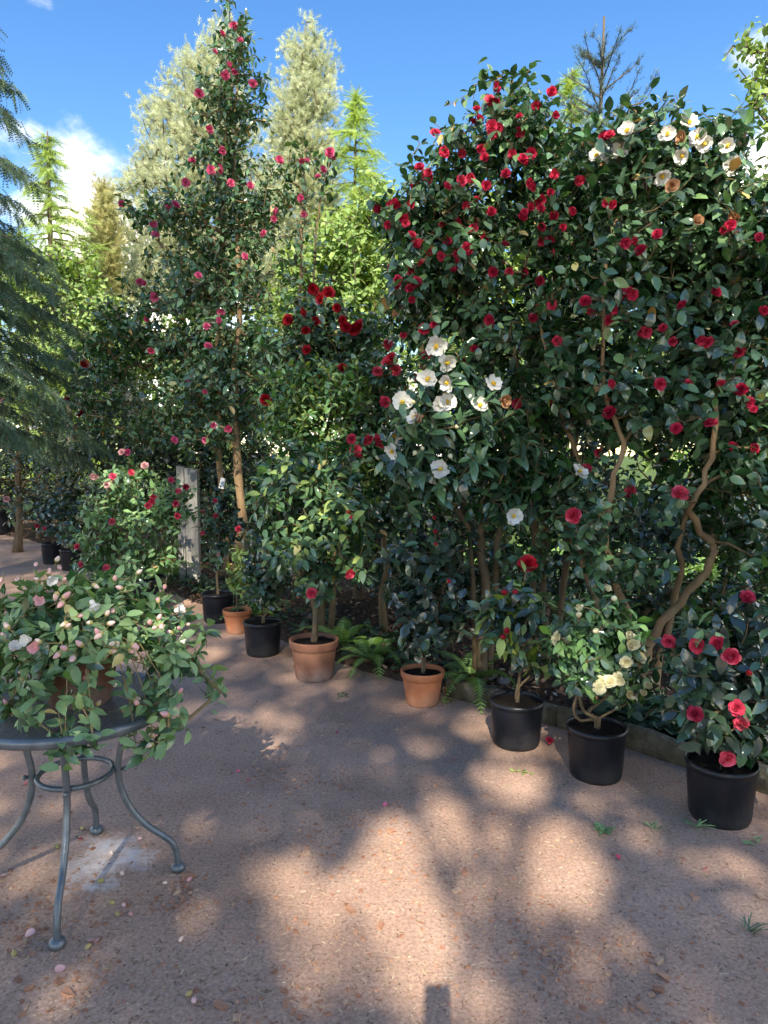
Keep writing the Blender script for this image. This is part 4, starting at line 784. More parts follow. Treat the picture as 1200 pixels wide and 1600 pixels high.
# three far-left pots
def leftpot(label, u, wp, vb, bp, seed, fl=(), n=90):
    r_, c, R, H = potted('potted_shrub', label, 'black', u, wp, vb, 1.9)
    bl = blobs_px(bp, c[1], .32); t0 = min(q[1] for q in bp)
    plant('', '', '', c, [stem(c, H, [(u + 2, (vb + t0) / 2), (bp[0][0], t0 + 15)], .016, .006), stem(c + [.02, 0, 0], H, [(u + 8, (vb + t0) / 2 + 4), (bp[0][0] + 12, t0 + 25)], .012, .005)], bl, n,
          dict(len=.11, asp=.5, per=7, L=.2, mat=[('leaf_deep', .6), ('leaf_dark', .4)], hi=False, zmin=H + .05), fl, 40, seed=seed, root=r_, minz=H + .2, step=.2, tip_r=.003)
leftpot('black pot with dark camellia and dropped red petals on its soil, by the far path', 83, 34, 882, [(85, 790, 30, 22), (60, 805, 20, 16), (105, 800, 22, 22), (75, 825, 20, 12)], 81, fpx('scarlet', [(58, 822), (70, 826)], .7))
leftpot('black pot half hidden between the far dark camellia and the bushy tub', 112, 34, 892, [(112, 835, 16, 14), (118, 820, 16, 16)], 82, (), 50)
leftpot('black pot at the foot of the forked stems across the path', 2, 40, 836, [(5, 775, 22, 20), (-15, 785, 20, 20), (12, 795, 16, 12)], 83, (), 70)
# blue pot far right
pb = G(1206, 1012); rb = thing('potted_leafy_shrub', 'glazed dark blue pot with leafy shrub behind the red-flowered black pot', 'potted plant', pb); pot(rb, 'blue', .13, .24)
bl = blobs_px([(1215, 880, 40, 40), (1180, 870, 30, 30), (1235, 900, 40, 40)], pb[1], .25)
plant('', '', '', pb, [stem(pb, .24, [(1208, 920), (1210, 870)], .012, .006)], bl, 60, dict(len=.09, asp=.45, per=7, L=.18, mat='leaf_dark', zmin=.3), [], 30, seed=84, root=rb, minz=.3)

# ------------------------------------------------------------------ bistro table
TC = np.array([-1.155, 2.55, 0.0]); TR = .362; TZ = .70; TROT = math.radians(-16)
tb = thing('bistro_table', 'round grey metal bistro table with perforated top and curved legs', 'table', TC)
pitch = .0125; hole = .0036; b = MB(); V = []; Fq = []; k = 0
ca, sa = math.cos(.55), math.sin(.55); rows = int(TR / pitch) + 1
for i in range(-rows, rows + 1):
    for j in range(-rows, rows + 1):
        x, y = (i + (.5 if j % 2 else 0)) * pitch, j * pitch
        if math.hypot(x, y) > TR - .008: continue
        h = pitch / 2; q = [(x - h, y - h), (x + h, y - h), (x + h, y + h), (x - h, y + h)]; ins = [(x - hole, y - hole), (x + hole, y - hole), (x + hole, y + hole), (x - hole, y + hole)]
        V += [(a * ca - c_ * sa, a * sa + c_ * ca, TZ) for a, c_ in q + ins]
        Fq += [(k, k + 1, k + 5, k + 4), (k + 1, k + 2, k + 6, k + 5), (k + 2, k + 3, k + 7, k + 6), (k + 3, k, k + 4, k + 7)]; k += 8
top = add('table_top', make_mesh('table_top', V, np.array(Fq), M['metal'], smooth=False), tb); sm = top.modifiers.new('thickness', 'SOLIDIFY'); sm.thickness = .002
th = np.linspace(0, 2 * math.pi, 72, endpoint=False)
V, F3, Fq = lathe([(TR - .022, TZ - .003), (TR - .02, TZ + .004), (TR - .006, TZ + .009), (TR + .006, TZ + .007), (TR + .012, TZ - .003), (TR + .010, TZ - .02), (TR + .003, TZ - .027), (TR - .012, TZ - .024), (TR - .022, TZ - .003)], 80, caps=False)
add('rim', MB().put(V, F3, Fq).mesh('rim', M['metal']), tb)
prof = [(.215, TZ - .022), (.192, .62), (.163, .52), (.150, .43), (.160, .35), (.195, .265), (.250, .195), (.305, .15), (.340, .115), (.356, .07), (.360, .02)]
pp = smooth_path([(a, 0, z) for a, z in prof], 5)
legm = MB(); V, F3, Fq = tube(pp, .0125, 12); legm.put(V, F3, Fq); legm = legm.mesh('leg', M['metal'])
fm = MB(); V, F3, Fq = lathe([(.018, .0), (.0265, .004), (.028, .014), (.025, .025), (.014, .031)], 18, (.36, 0, 0)); fm.put(V, F3, Fq); fm = fm.mesh('foot', M['metal'])
bm_ = MB(); V, F3, Fq = lathe([(.006, -.03), (.006, .022), (.0095, .022), (.0095, .030), (.003, .032)], 8); V = np.stack([V[:, 2] + .15, V[:, 0], V[:, 1] + .43], -1); bm_.put(V, F3, Fq); bm_ = bm_.mesh('bolt', M['metal'])
for q in range(4):
    a = math.radians(12.5) + q * math.pi / 2
    lg = add('leg', legm, tb); lg.rotation_euler = (0, 0, a); add('foot', fm, lg); add('bolt', bm_, lg)
V, F3, Fq = tube(np.stack([.131 * np.cos(th[::2]), .131 * np.sin(th[::2]), np.full(36, .43)], -1), .0105, 10, closed=True); add('ring', MB().put(V, F3, Fq).mesh('ring', M['metal']), tb)

# pot and weeping camellia on the table
pc = np.array([TC[0] + .02, TC[1] + .02, TZ + .001]); tp = thing('table_camellia', 'terracotta pot on the table with weeping camellia full of pink buds', 'potted plant', pc)
pot(tp, 'terracotta_old', .150, .215)
rw = np.random.default_rng(99); PH = TZ + .215
bl = [(pc + [0, 0, .36], np.array([.30, .28, .12])), (pc + [.22, -.02, .30], np.array([.19, .20, .13])), (pc + [-.20, -.05, .28], np.array([.20, .22, .13])), (pc + [0.05, -.2, .30], np.array([.26, .13, .11])), (pc + [.0, -.21, .17], np.array([.16, .05, .08])), (pc + [.02, .15, .34], np.array([.28, .15, .1])),
      (pc + [.30, -.05, .18], np.array([.08, .12, .10])), (pc + [-.28, -.08, .14], np.array([.10, .12, .1]))]
trk = []
for q in range(9):
    a = q * .7 + rw.normal(0, .1); r = rw.uniform(.2, .34); d = np.array([math.cos(a), math.sin(a), 0])
    trk.append((smooth_path([pc + [0, 0, .17], pc + d * .05 + [0, 0, .27], pc + d * r * .6 + [0, 0, .36 + rw.uniform(0, .05)], pc + d * r + [0, 0, .28 + rw.uniform(-.04, .08)]], 4), None))
shoots = []
for (u, v, y) in [(345, 1080, 2.50), (243, 1165, 2.35), (215, 1185, 2.33), (102, 1165, 2.22), (145, 1150, 2.24), (45, 1120, 2.28), (12, 1115, 2.35), (280, 1050, 2.42), (318, 990, 2.55), (265, 1090, 2.38), (262, 1140, 2.37)]:
    e = P(u, v, y); d = e - pc; d[2] = 0; ln = np.linalg.norm(d); d /= ln
    trk.append((smooth_path([pc + d * .02 + [0, 0, .20], pc + d * ln * .45 + [0, 0, .33], pc + d * ln * .85 + [0, 0, min(.26, max(.12, (e[2] - pc[2]) + .10))], e], 5), None)); shoots.append(e)
trk = [(p, np.linspace(.0035, .0014, len(p))) for p, _ in trk]
sp = []
for p, _ in trk[9:]:
    for t in (.68, .78, .88, .96): sp.append(p[int(t * (len(p) - 1))] + rw.normal(0, .016, 3) - [0, 0, .01])
plant('', '', '', pc, trk, bl, 300, dict(len=.068, asp=.47, per=7, L=.12, mat=[('leaf_soft', .7), ('leaf_mid', .3)], zmin=.45, keep=.85, on_flowers=False, sag=-.1), [], 300, seed=98, root=tp, minz=PH - .02, step=.08, tip_r=.0014, bark='twig_green', twig='twig_green', pts=np.array(sp + shoots), trunk_name='stem', shell=.4, trunk_k=6, maxr=.006)
BUD = [bud_mesh(.026, .0085, 'bud_pink'), bud_mesh(.030, .0095, 'bud_pink'), bud_mesh(.022, .008, 'bud_pink')]; BSEP = sepal_mesh(.026, .0088)
bpx = [(57, 880), (88, 878), (92, 884), (30, 903), (35, 915), (100, 940), (75, 900), (62, 907), (100, 908), (3, 903), (145, 912), (180, 908), (213, 897), (192, 920), (258, 914), (256, 925), (250, 935), (248, 942), (172, 953), (180, 952), (90, 925), (98, 935), (120, 963), (145, 973), (166, 962), (168, 975), (103, 980), (106, 972), (247, 968), (235, 975), (245, 980), (252, 976),
       (280, 983), (293, 975), (290, 955), (155, 993), (160, 988), (178, 1013), (182, 1005), (171, 1020), (205, 1005), (200, 1015), (215, 1030), (222, 1028), (250, 1008), (257, 1000), (270, 1020), (95, 1018), (105, 1015), (15, 983), (40, 1050), (35, 1057), (207, 1053), (140, 1055), (139, 1065), (129, 1090), (135, 1087), (152, 1102), (212, 1090), (215, 1100), (208, 1093), (180, 1070), (190, 1110), (12, 1100), (237, 1150), (248, 1155), (240, 1162), (235, 1168), (145, 1145), (265, 1117), (280, 1083), (292, 1045), (270, 990), (285, 1010), (116, 1025), (64, 1005), (10, 1000), (275, 1010), (130, 1010)]
for u, v in bpx:
    p = front(u, v, bl, .03) if v < 1060 else P(u, v, 2.33 + rw.normal(0, .03)); nn = nrm(np.array([rw.normal(0, .6), -.35 + rw.normal(0, .4), .25 + rw.normal(0, .5)]))
    o = bpy.data.objects.new('bud', BUD[int(rw.integers(3))]); COL.objects.link(o); o.parent = tp; o.matrix_local = align(p - pc, nn, rw.uniform(.85, 1.15), rw); add('sepals', BSEP, o)
    V, F3, Fq = tube([np.zeros(3), -np.array([0, 0, .015]), np.array([.004, .003, -.05])], .0011, 4)
    if 'STALK' not in globals(): STALK = MB().put(V, F3, Fq).mesh('stalk', M['twig_green'])
    add('stalk', STALK, o)
FL['blush_small'] = [flower_single(60, .026, 'petal_blush', 6, .5), flower_single(61, .026, 'petal_white', 6, .6)]
for u, v in [(43, 1000), (22, 1012), (55, 1012), (145, 943), (278, 953), (80, 905), (256, 1055), (287, 1005), (60, 940)]:
    p = front(u, v, bl, .0); o = bpy.data.objects.new('flower', FL['blush_small'][int(rw.integers(2))]); COL.objects.link(o); o.parent = tp; o.matrix_local = align(p - pc, nrm(CAM - p) + rw.normal(0, .4, 3), 1, rw)

# ------------------------------------------------------------------ ferns
def frond_mesh(seed, n=20, ln=.55, wd=.10):
    rng = np.random.default_rng(seed); b = MB(); t = np.linspace(0, 1, 12)
    ax = np.stack([ln * (t * .92), np.zeros(12), ln * (.75 * t - .95 * t ** 2.2)], -1); V, F3, Fq = tube(ax, np.linspace(.003, .0008, 12), 4); b.put(V, F3, Fq, .2)
    for i in range(n):
        s = .14 + .86 * i / n; c = np.array([np.interp(s, t, ax[:, j]) for j in range(3)]); d = nrm(np.array([np.interp(min(s + .04, 1), t, ax[:, j]) for j in range(3)]) - c)
        L_ = wd * (math.sin(min(1, (s + .18)) * math.pi) ** .7 if s < .8 else .72 * (1 - s) / .2 + .06); 
        for sd_ in (-1, 1):
            side = np.array([0, sd_, 0.]); dr = nrm(side + d * .42 + np.array([0, 0, -.12])); nn = nrm(np.cross(d, side)) * sd_
            m = 5; q = []; w0 = ln / n * .44
            for j in range(m + 1):
                f = j / m; cc = c + dr * L_ * f + np.array([0, 0, -.10 * L_ * f * f]); ww = w0 * (1 - f) ** .7 * (1.12 if j % 2 else .78) + .0004; q += [cc - d * ww, cc + d * ww]
            b.put(q, None, [(2 * j, 2 * j + 2, 2 * j + 3, 2 * j + 1) for j in range(m)], rng.uniform(0, .3))
    return b.mesh('frond', M['fern'])
FR = [frond_mesh(i) for i in range(4)]
def fern(label, u, v, nf, size, seed, az0=0, spread=6.28):
    rng = np.random.default_rng(seed); g = G(u, v); g[2] = .06; o = thing('fern', label, 'fern', g)
    for i in range(nf):
        f = add('frond', FR[int(rng.integers(4))], o); f.rotation_euler = (rng.normal(0, .15), rng.uniform(-.75, .0), az0 + spread * (i + rng.uniform(-.3, .3)) / nf); s_ = size * rng.uniform(.75, 1.15); f.scale = (s_,) * 3
fern('green fern sprouting between the two terracotta pots', 578, 1046, 9, .72, 1)
fern('fern half hidden behind the weathered terracotta pot', 535, 1022, 8, .75, 2)
fern('fern spreading behind the clean terracotta pot over the kerb stones', 735, 1080, 9, .85, 3)
fern('leafy fern at the foot of the grey wooden post', 265, 915, 10, 1.25, 4)
fern('fern behind the small terracotta pot', 402, 975, 6, .8, 5)
fern('fern in sun behind the trunked camellia', 1120, 1010, 9, 1.0, 6)
fern('low fern on the lawn beyond the red-flowered pot', 1075, 985, 8, .9, 7)

# ------------------------------------------------------------------ litter, ivy, chips, weeds
rl_ = np.random.default_rng(5)
def bed_points(n, lo=.06, hi=1.2, jmin=0, jmax=None):
    jmax = jmax or n_e - 1; t = rl_.uniform(jmin, jmax - .01, n); i = t.astype(int); f = (t - i)[:, None]; o_ = rl_.uniform(lo, hi, n)[:, None]
    q = (EDGE_S[i] * (1 - f) + EDGE_S[i + 1] * f) + (NOR_S[i] * (1 - f) + NOR_S[i + 1] * f) * o_; z = np.interp(o_[:, 0], offs, hts); return np.c_[q, z]
def scatter_leaves(name, pts, size, mat, tmpl, tilt=.35, z=.008):
    n = len(pts); a = rl_.uniform(0, 6.28, n); d = nrm(np.stack([np.cos(a), np.sin(a), rl_.normal(0, tilt * .6, n)], -1)); nn = nrm(np.array([0, 0, 1.]) + rl_.normal(0, tilt, (n, 3))); nn = nrm(nn - d * (nn * d).sum(1, keepdims=True))
    V, Fc, vr = place_leaves(pts + [0, 0, z], d, nn, size * rl_.uniform(.6, 1.2, n), tmpl, rl_); o = add(name, make_mesh(name, V, Fc, M[mat], vr)); return o
pts = bed_points(5200, .05, 1.6, 5, 58)
o = scatter_leaves('leaf_litter', pts, .06, 'litter', leaf_template(.5, .15, -.25, hi=False)); o['kind'] = 'stuff'; o['label'] = 'brown and reddish fallen leaves and petals covering the planting bed'; o['category'] = 'leaf litter'
pts = np.vstack([bed_points(900, .05, .5, 5, 13), bed_points(500, .06, .45, 33, 42), bed_points(350, .05, .6, 20, 33)]); pts[:, 2] += rl_.uniform(.01, .07, len(pts))
o = scatter_leaves('ivy', pts, .07, 'ivy', leaf_template(.95, .1, .1, hi=True), .4, .02); o['kind'] = 'stuff'; o['label'] = 'dark ivy trailing over the soil along the edge of the bed'; o['category'] = 'ivy'
# grassy growth in the sun beyond the hedge
pts = np.stack([rl_.uniform(.5, 6.5, 5000), rl_.uniform(6.0, 12, 5000), np.zeros(5000) - .02], -1); a = rl_.uniform(0, 6.28, 5000)
d = nrm(np.stack([np.cos(a) * .5, np.sin(a) * .5, np.full(5000, .8)], -1)); nn = nrm(np.stack([np.cos(a) * -.8, np.sin(a) * -.8, np.full(5000, .5)], -1)); nn = nrm(nn - d * (nn * d).sum(1, keepdims=True))
V, Fc, vr = place_leaves(pts, d, nn, rl_.uniform(.08, .28, 5000), leaf_template(.3, .1, .4, hi=False), rl_)
o = add('ground_cover', make_mesh('ground_cover', V, Fc, M['fern'], vr)); o['kind'] = 'stuff'; o['label'] = 'bright green low ground cover beyond the camellia hedge'; o['category'] = 'ground cover'

def chips(n_uniform, clusters):
    P_ = []
    uv = np.c_[rl_.uniform(-60, 1260, n_uniform), 880 + 760 * rl_.random(n_uniform) ** .8]
    for u, v in uv: P_.append(G(u, v))
    for (u, v, su, sv, n) in clusters:
        for _ in range(n): P_.append(G(u + rl_.normal(0, su), v + rl_.normal(0, sv)))
    P_ = np.array(P_); dist = np.min(np.linalg.norm(P_[:, None, :2] - EDGE_S[None], axis=2), axis=1); side = np.array([((p[:2] - EDGE_S[np.argmin(((EDGE_S - p[:2]) ** 2).sum(1))]) * NOR_S[np.argmin(((EDGE_S - p[:2]) ** 2).sum(1))]).sum() for p in P_])
    return P_[side < -.03]
CL = [(85, 1420, 45, 35, 80), (290, 1390, 14, 14, 26), (285, 1410, 25, 14, 34), (250, 1415, 20, 8, 18), (430, 1200, 28, 26, 120), (525, 1222, 25, 8, 50), (480, 1300, 50, 25, 70), (600, 1330, 60, 40, 90), (1010, 1500, 22, 16, 16), (860, 1490, 45, 22, 70), (130, 1545, 40, 30, 40), (45, 1465, 22, 18, 30), (730, 1440, 60, 30, 40), (930, 1520, 60, 30, 50), (490, 1560, 70, 25, 30), (560, 1275, 30, 12, 26)]
cp = np.vstack([chips(1500, CL), chips(0, CL)]); b = MB()
for p in cp:
    s_ = .0035 + .0085 * rl_.random() ** 2.4; V, Fq = box(p + [0, 0, s_ * .18], (s_ * rl_.uniform(1, 1.8), s_ * rl_.uniform(.7, 1.2), s_ * .6), rl_.uniform(0, 3.1), .22, rl_); b.put(V, None, Fq, rl_.random())
o = add('gravel', b.mesh('gravel', M['chip'], False)); o['kind'] = 'stuff'; o['label'] = 'small orange brick chips and grit scattered over the dirt path'; o['category'] = 'gravel'
sp_ = chips(2600, [(860, 1300, 200, 90, 700), (300, 1500, 200, 80, 500), (700, 1150, 150, 40, 300)]); b = MB()
for p in sp_:
    l_ = .006 + .018 * rl_.random() ** 2; V, Fq = box(p + [0, 0, .0012], (l_, .0016 + .0022 * rl_.random(), .0018), rl_.uniform(0, 3.1), .12, rl_); b.put(V, None, Fq, rl_.random())
o = add('plant_debris', b.mesh('plant_debris', M['straw'], False)); o['kind'] = 'stuff'; o['label'] = 'tiny straw-coloured stalk bits strewn over the dirt path'; o['category'] = 'debris'
# chips, buds and petals big enough to pick out
def chip_mesh(seed):
    r = np.random.default_rng(seed); V, Fq = box((0, 0, .004), (.026, .017, .010), 0, .3, r); return MB().put(V, None, Fq, 0).mesh('brick_chip', M['chip'], False)
CH = [chip_mesh(i) for i in range(5)]
for u, v in [(28, 1533), (45, 1546), (548, 1423), (595, 1448), (1109, 1590), (715, 1394), (1190, 1403), (1086, 1403), (370, 1592), (345, 1572), (468, 1590), (1030, 1503), (1020, 1518), (1035, 1525), (477, 1335), (726, 1365), (557, 1457), (612, 1300), (213, 1294), (167, 1513), (295, 1372), (278, 1395), (285, 1403), (92, 1534), (1010, 1493), (1028, 1548), (1005, 1577), (680, 1228), (452, 1240), (105, 1557)]:
    g = G(u, v); o = add('brick_chip', CH[int(rl_.integers(5))], None, g); o.rotation_euler = (0, 0, rl_.uniform(0, 6)); s_ = rl_.uniform(.7, 1.25); o.scale = (s_,) * 3
    tag(o, 'larger orange brick chip lying loose on the dirt path', 'brick chip', 'larger brick chips on the path')
def fallen(name, label, cat, group, pts, mesh, sc, up=True):
    for u, v in pts:
        g = G(u, v); o = add(name, mesh[int(rl_.integers(len(mesh)))]); d_ = np.array([rl_.normal(0, 1), rl_.normal(0, 1), .12 if not up else 3]); z = .008 if not up else .006
        o.matrix_world = align(g + [0, 0, z], d_, sc * rl_.uniform(.8, 1.2), rl_); tag(o, label, cat, group)
def petal_obj(mat, seed):
    r = np.random.default_rng(seed); V, Fq = petal(r, .03, .014, .3); V[:, 0] -= .015; return make_mesh('fallen_petal', V, Fq, M[mat], np.full(len(V), .3))
fallen('fallen_petal', 'pale pink petal dropped on the dirt near the table', 'petal', 'pale petals near the table', [(47, 1461), (94, 1517), (2, 1372), (143, 1473), (152, 1473)], [petal_obj('petal_blush', 1), petal_obj('petal_blush', 2)], .9)
fallen('fallen_petal', 'deep pink petal dropped on the open dirt path', 'petal', 'pink petals on the open path', [(527, 1146), (709, 1187), (602, 1259), (388, 1221), (372, 1207), (40, 1226), (1102, 1360), (966, 1341), (125, 1313)], [petal_obj('petal_pink', 3), petal_obj('petal_rose', 4)], .75)
fallen('fallen_bud', 'cream-green fallen flower bud lying around the table legs', 'flower bud', 'fallen buds round the table', [(192, 1415), (204, 1429), (186, 1434), (280, 1475), (90, 1328), (126, 1296), (177, 1337), (215, 1313), (163, 1377), (290, 1560), (303, 1563), (180, 1414), (262, 1382), (292, 1380), (133, 1486), (22, 1490), (190, 1370)], [bud_mesh(.026, .0085, 'creambud' if False else 'bud_green', 'fallen_bud'), bud_mesh(.024, .008, 'bud_pink', 'fallen_bud')], .95, False)
for (u, v, k, lb) in [(605, 1030, 'rose', 'bright red camellia flower fallen on the bed litter behind the terracotta pots'), (966, 1112, 'brown', 'withered salmon flower lying in the bed behind the cream-flowered pot'), (697, 1088, 'brown', 'faded orange flower lying beside the clean terracotta pot'), (858, 1165, 'rose', 'small crushed red flower on the ground between two black pots')]:
    g = G(u, v); g[2] = .075 if v < 1115 and u != 697 else .012; o = add('fallen_flower', FL[k][0]); o.matrix_world = align(g + [0, 0, .016], (.2, -.5, 1), .95 if v < 1150 else .5, rl_); tag(o, lb, 'flower')
# kerb stones behind the clean terracotta pot
for i, (u, v, s_) in enumerate([(742, 1066, .11), (765, 1073, .10), (787, 1079, .10), (722, 1058, .09)]):
    g = G(u, v); b = MB(); V, F3, Fq = lathe([(.02, -.01), (.5, 0), (.56, .2), (.45, .5), (.2, .62), (.01, .64)], 9); V *= s_; V += rl_.normal(0, .006, V.shape); b.put(V, F3, Fq)
    o = add('stone', b.mesh('stone', M['stone'])); g[2] = .03; o.location = g; tag(o, 'rounded grey-pink stone in the bed edge behind the sparse young camellia', 'stone', 'stones in the bed edge')
def weed(label, u, v, n, size, mat, asp, seed, up=.3):
    r = np.random.default_rng(seed); g = G(u, v); o = thing('weed', label, 'weed', g); tm = leaf_template(asp, .1, .25, hi=True)
    k = 0
    for i in range(n):
        a = r.uniform(0, 6.28); off = np.array([r.normal(0, size * .6), r.normal(0, size * .6), .004]) if asp > .3 else np.array([r.normal(0, size * .12), r.normal(0, size * .12), 0])
        d = nrm(np.array([math.cos(a), math.sin(a), up + r.normal(0, .15)])); nn = nrm(np.array([0, 0, 1.]) + r.normal(0, .2, 3)); nn = nrm(nn - d * (nn @ d)); y = np.cross(nn, d); s_ = size * r.uniform(.6, 1.2); m = np.eye(4); m[:3, 0] = d * s_; m[:3, 1] = y * s_; m[:3, 2] = nn * s_; m[:3, 3] = off
        me = leaf_mesh(asp, mat, 0); q = bpy.data.objects.new('leaf', me); COL.objects.link(q); q.parent = o; q.matrix_local = Matrix(m.tolist())
weed('small leafy weed growing in the dirt in front of the cream-flowered pot', 940, 1296, 22, .035, 'leaf_soft', .6, 1)
weed('tiny green weed in front of the weathered terracotta pot', 532, 1088, 14, .035, 'leaf_mid', .45, 2)
weed('bright little weed before the sparse young camellia pot', 815, 1208, 10, .025, 'leaf_new', .6, 3)
weed('sprig of green growing beside the clean terracotta pot', 693, 1096, 14, .05, 'leaf_new', .4, 4, .6)
weed('grass tuft at the foot of the red-flowered black pot', 1090, 1292, 16, .10, 'leaf_soft', .08, 5, .7)
weed('thin grass blades between the two right-hand black pots', 1022, 1296, 10, .06, 'leaf_soft', .08, 6, .7)
weed('dark grass tuft in the dirt below the right-hand pot', 1172, 1455, 18, .07, 'leaf_mid', .08, 7, .9)
weed('seedling by the mossy ground right of the last black pot', 1172, 1315, 8, .03, 'leaf_soft', .6, 8)

# ------------------------------------------------------------------ background trees
def spray_template(k=9, w_=.10, nl=.20, ang=.9):
    V = []; Fc = []
    for i in range(k):
        t = (i + .3) / k; l_ = nl * (1.1 - .6 * t)
        for s_ in (-1, 1):
            q = len(V); V += [(t - w_ * .35, 0, 0), (t + w_ * .35, 0, 0), (t + l_ * math.cos(ang), s_ * l_ * math.sin(ang), -.03)]; Fc.append((q, q + 1, q + 2) if s_ > 0 else (q + 1, q, q + 2))
    q = len(V); V += [(0, -.012, 0), (0, .012, 0), (1.12, 0, -.02)]; Fc.append((q + 1, q, q + 2)); return np.array(V), np.array(Fc)
def tuft_template(k=16, seed=0, wd=.05):
    r = np.random.default_rng(seed); V = []; Fc = []
    for i in range(k):
        t = i / k * .75; a = i * 2.4; d = np.array([.5, .85 * math.cos(a), .85 * math.sin(a)]); d /= np.linalg.norm(d); s_ = np.cross(d, [1, 0, 0]); s_ /= np.linalg.norm(s_); b0 = np.array([t, 0, 0]); q = len(V); ln = .42 * r.uniform(.8, 1.2)
        V += [b0 - s_ * wd * .5, b0 + s_ * wd * .5, b0 + d * ln]; Fc.append((q, q + 1, q + 2))
    return np.array(V), np.array(Fc)
def needles(root, name, p, d, s_, tmpl, mat, rng, upn=.7):
    nn = nrm(np.array([0, 0, upn]) + rng.normal(0, .5, p.shape)); nn = nrm(nn - d * (nn * d).sum(1, keepdims=True)); rl = np.array(root.location)
    V, Fc, vr = place_leaves(p - rl, d, nn, s_, tmpl, rng); return add(name, make_mesh(name, V, Fc, M[mat], vr, smooth=False), root)
def pine(label, u, Y, blob, ntips, seed, mat='needle_pine', tuft=.27, per=6, trunk_top=None, r0=.22, group=None):
    rng = np.random.default_rng(seed); b = P(u, 800, Y); b[2] = -.02; root = thing('pine_tree', label, 'tree', b, group); bl = blobs_px(blob, Y, 0); bl = [(c, np.array([r[0], r[0] * .95, r[2]])) for c, r in bl]
    tp = P(*trunk_top, Y); path = smooth_path([b, b * .6 + tp * .4 + rng.normal(0, .1, 3), b * .25 + tp * .75 + rng.normal(0, .08, 3), tp], 8); rr = np.linspace(r0, .02, len(path)); V, F3, Fq = tube(path, rr, 8); add('trunk', MB().put(V, F3, Fq).mesh('trunk', M['bark_far'], off=b), root)
    tips = sample(bl, ntips, rng, .6, 1.0); pos, par, ist, rad, cnt, ti = grow([(path, rr)], tips, rng, .6, .9, 1.5, .08)
    e = np.where(~ist)[0]; r = np.minimum(.009 * np.sqrt(np.maximum(cnt, 1)), .07); V, Fq = edge_tubes(pos[par[e]], pos[e], np.minimum(r[par[e]], r[e] * 1.3), r[e], 4); add('limbs', make_mesh('limbs', V - b, Fq, M['bark_far']), root)['kind'] = 'stuff'
    D = nrm(pos[ti] - pos[par[ti]]); p = np.repeat(pos[ti], per, 0) + rng.normal(0, .13, (len(ti) * per, 3)); d = nrm(np.repeat(D, per, 0) * .5 + np.array([0, 0, .6]) + rng.normal(0, .5, p.shape))
    c = needles(root, 'crown', p, d, tuft * rng.uniform(.7, 1.2, len(p)), tuft_template(18, 1, .075), mat, rng); c['kind'] = 'stuff'
pine('tall pale yellow-green sunlit pine behind the tall pink camellia', 345, 21, [(362, 40, 16, 30), (340, 80, 24, 45), (305, 110, 26, 45), (270, 150, 22, 40), (330, 150, 50, 50), (240, 175, 22, 30), (290, 210, 60, 45), (235, 250, 34, 26), (350, 240, 60, 50), (290, 290, 80, 45), (215, 290, 34, 26), (380, 320, 70, 60), (280, 370, 100, 50), (190, 330, 30, 30), (400, 420, 90, 60), (250, 440, 90, 50)], 1900, 101, trunk_top=(362, 20), r0=.16)
pine('second pale pine with upswept shoots beside the tall pink camellia', 470, 23, [(478, 55, 16, 26), (455, 90, 18, 28), (505, 95, 18, 32), (480, 110, 30, 30), (470, 160, 42, 34), (500, 170, 26, 36), (455, 215, 44, 34), (500, 235, 30, 30), (470, 280, 56, 40), (440, 350, 60, 50), (510, 330, 40, 40), (450, 430, 70, 50)], 1350, 102, trunk_top=(478, 35))
pine('golden columnar conifer behind the left-hand hemlock', 163, 19, [(163, 300, 10, 22), (163, 335, 17, 26), (163, 375, 22, 30), (160, 420, 26, 34), (160, 470, 30, 40), (158, 530, 32, 40)], 800, 103, 'needle_gold', .24, 6, (163, 280), .09)
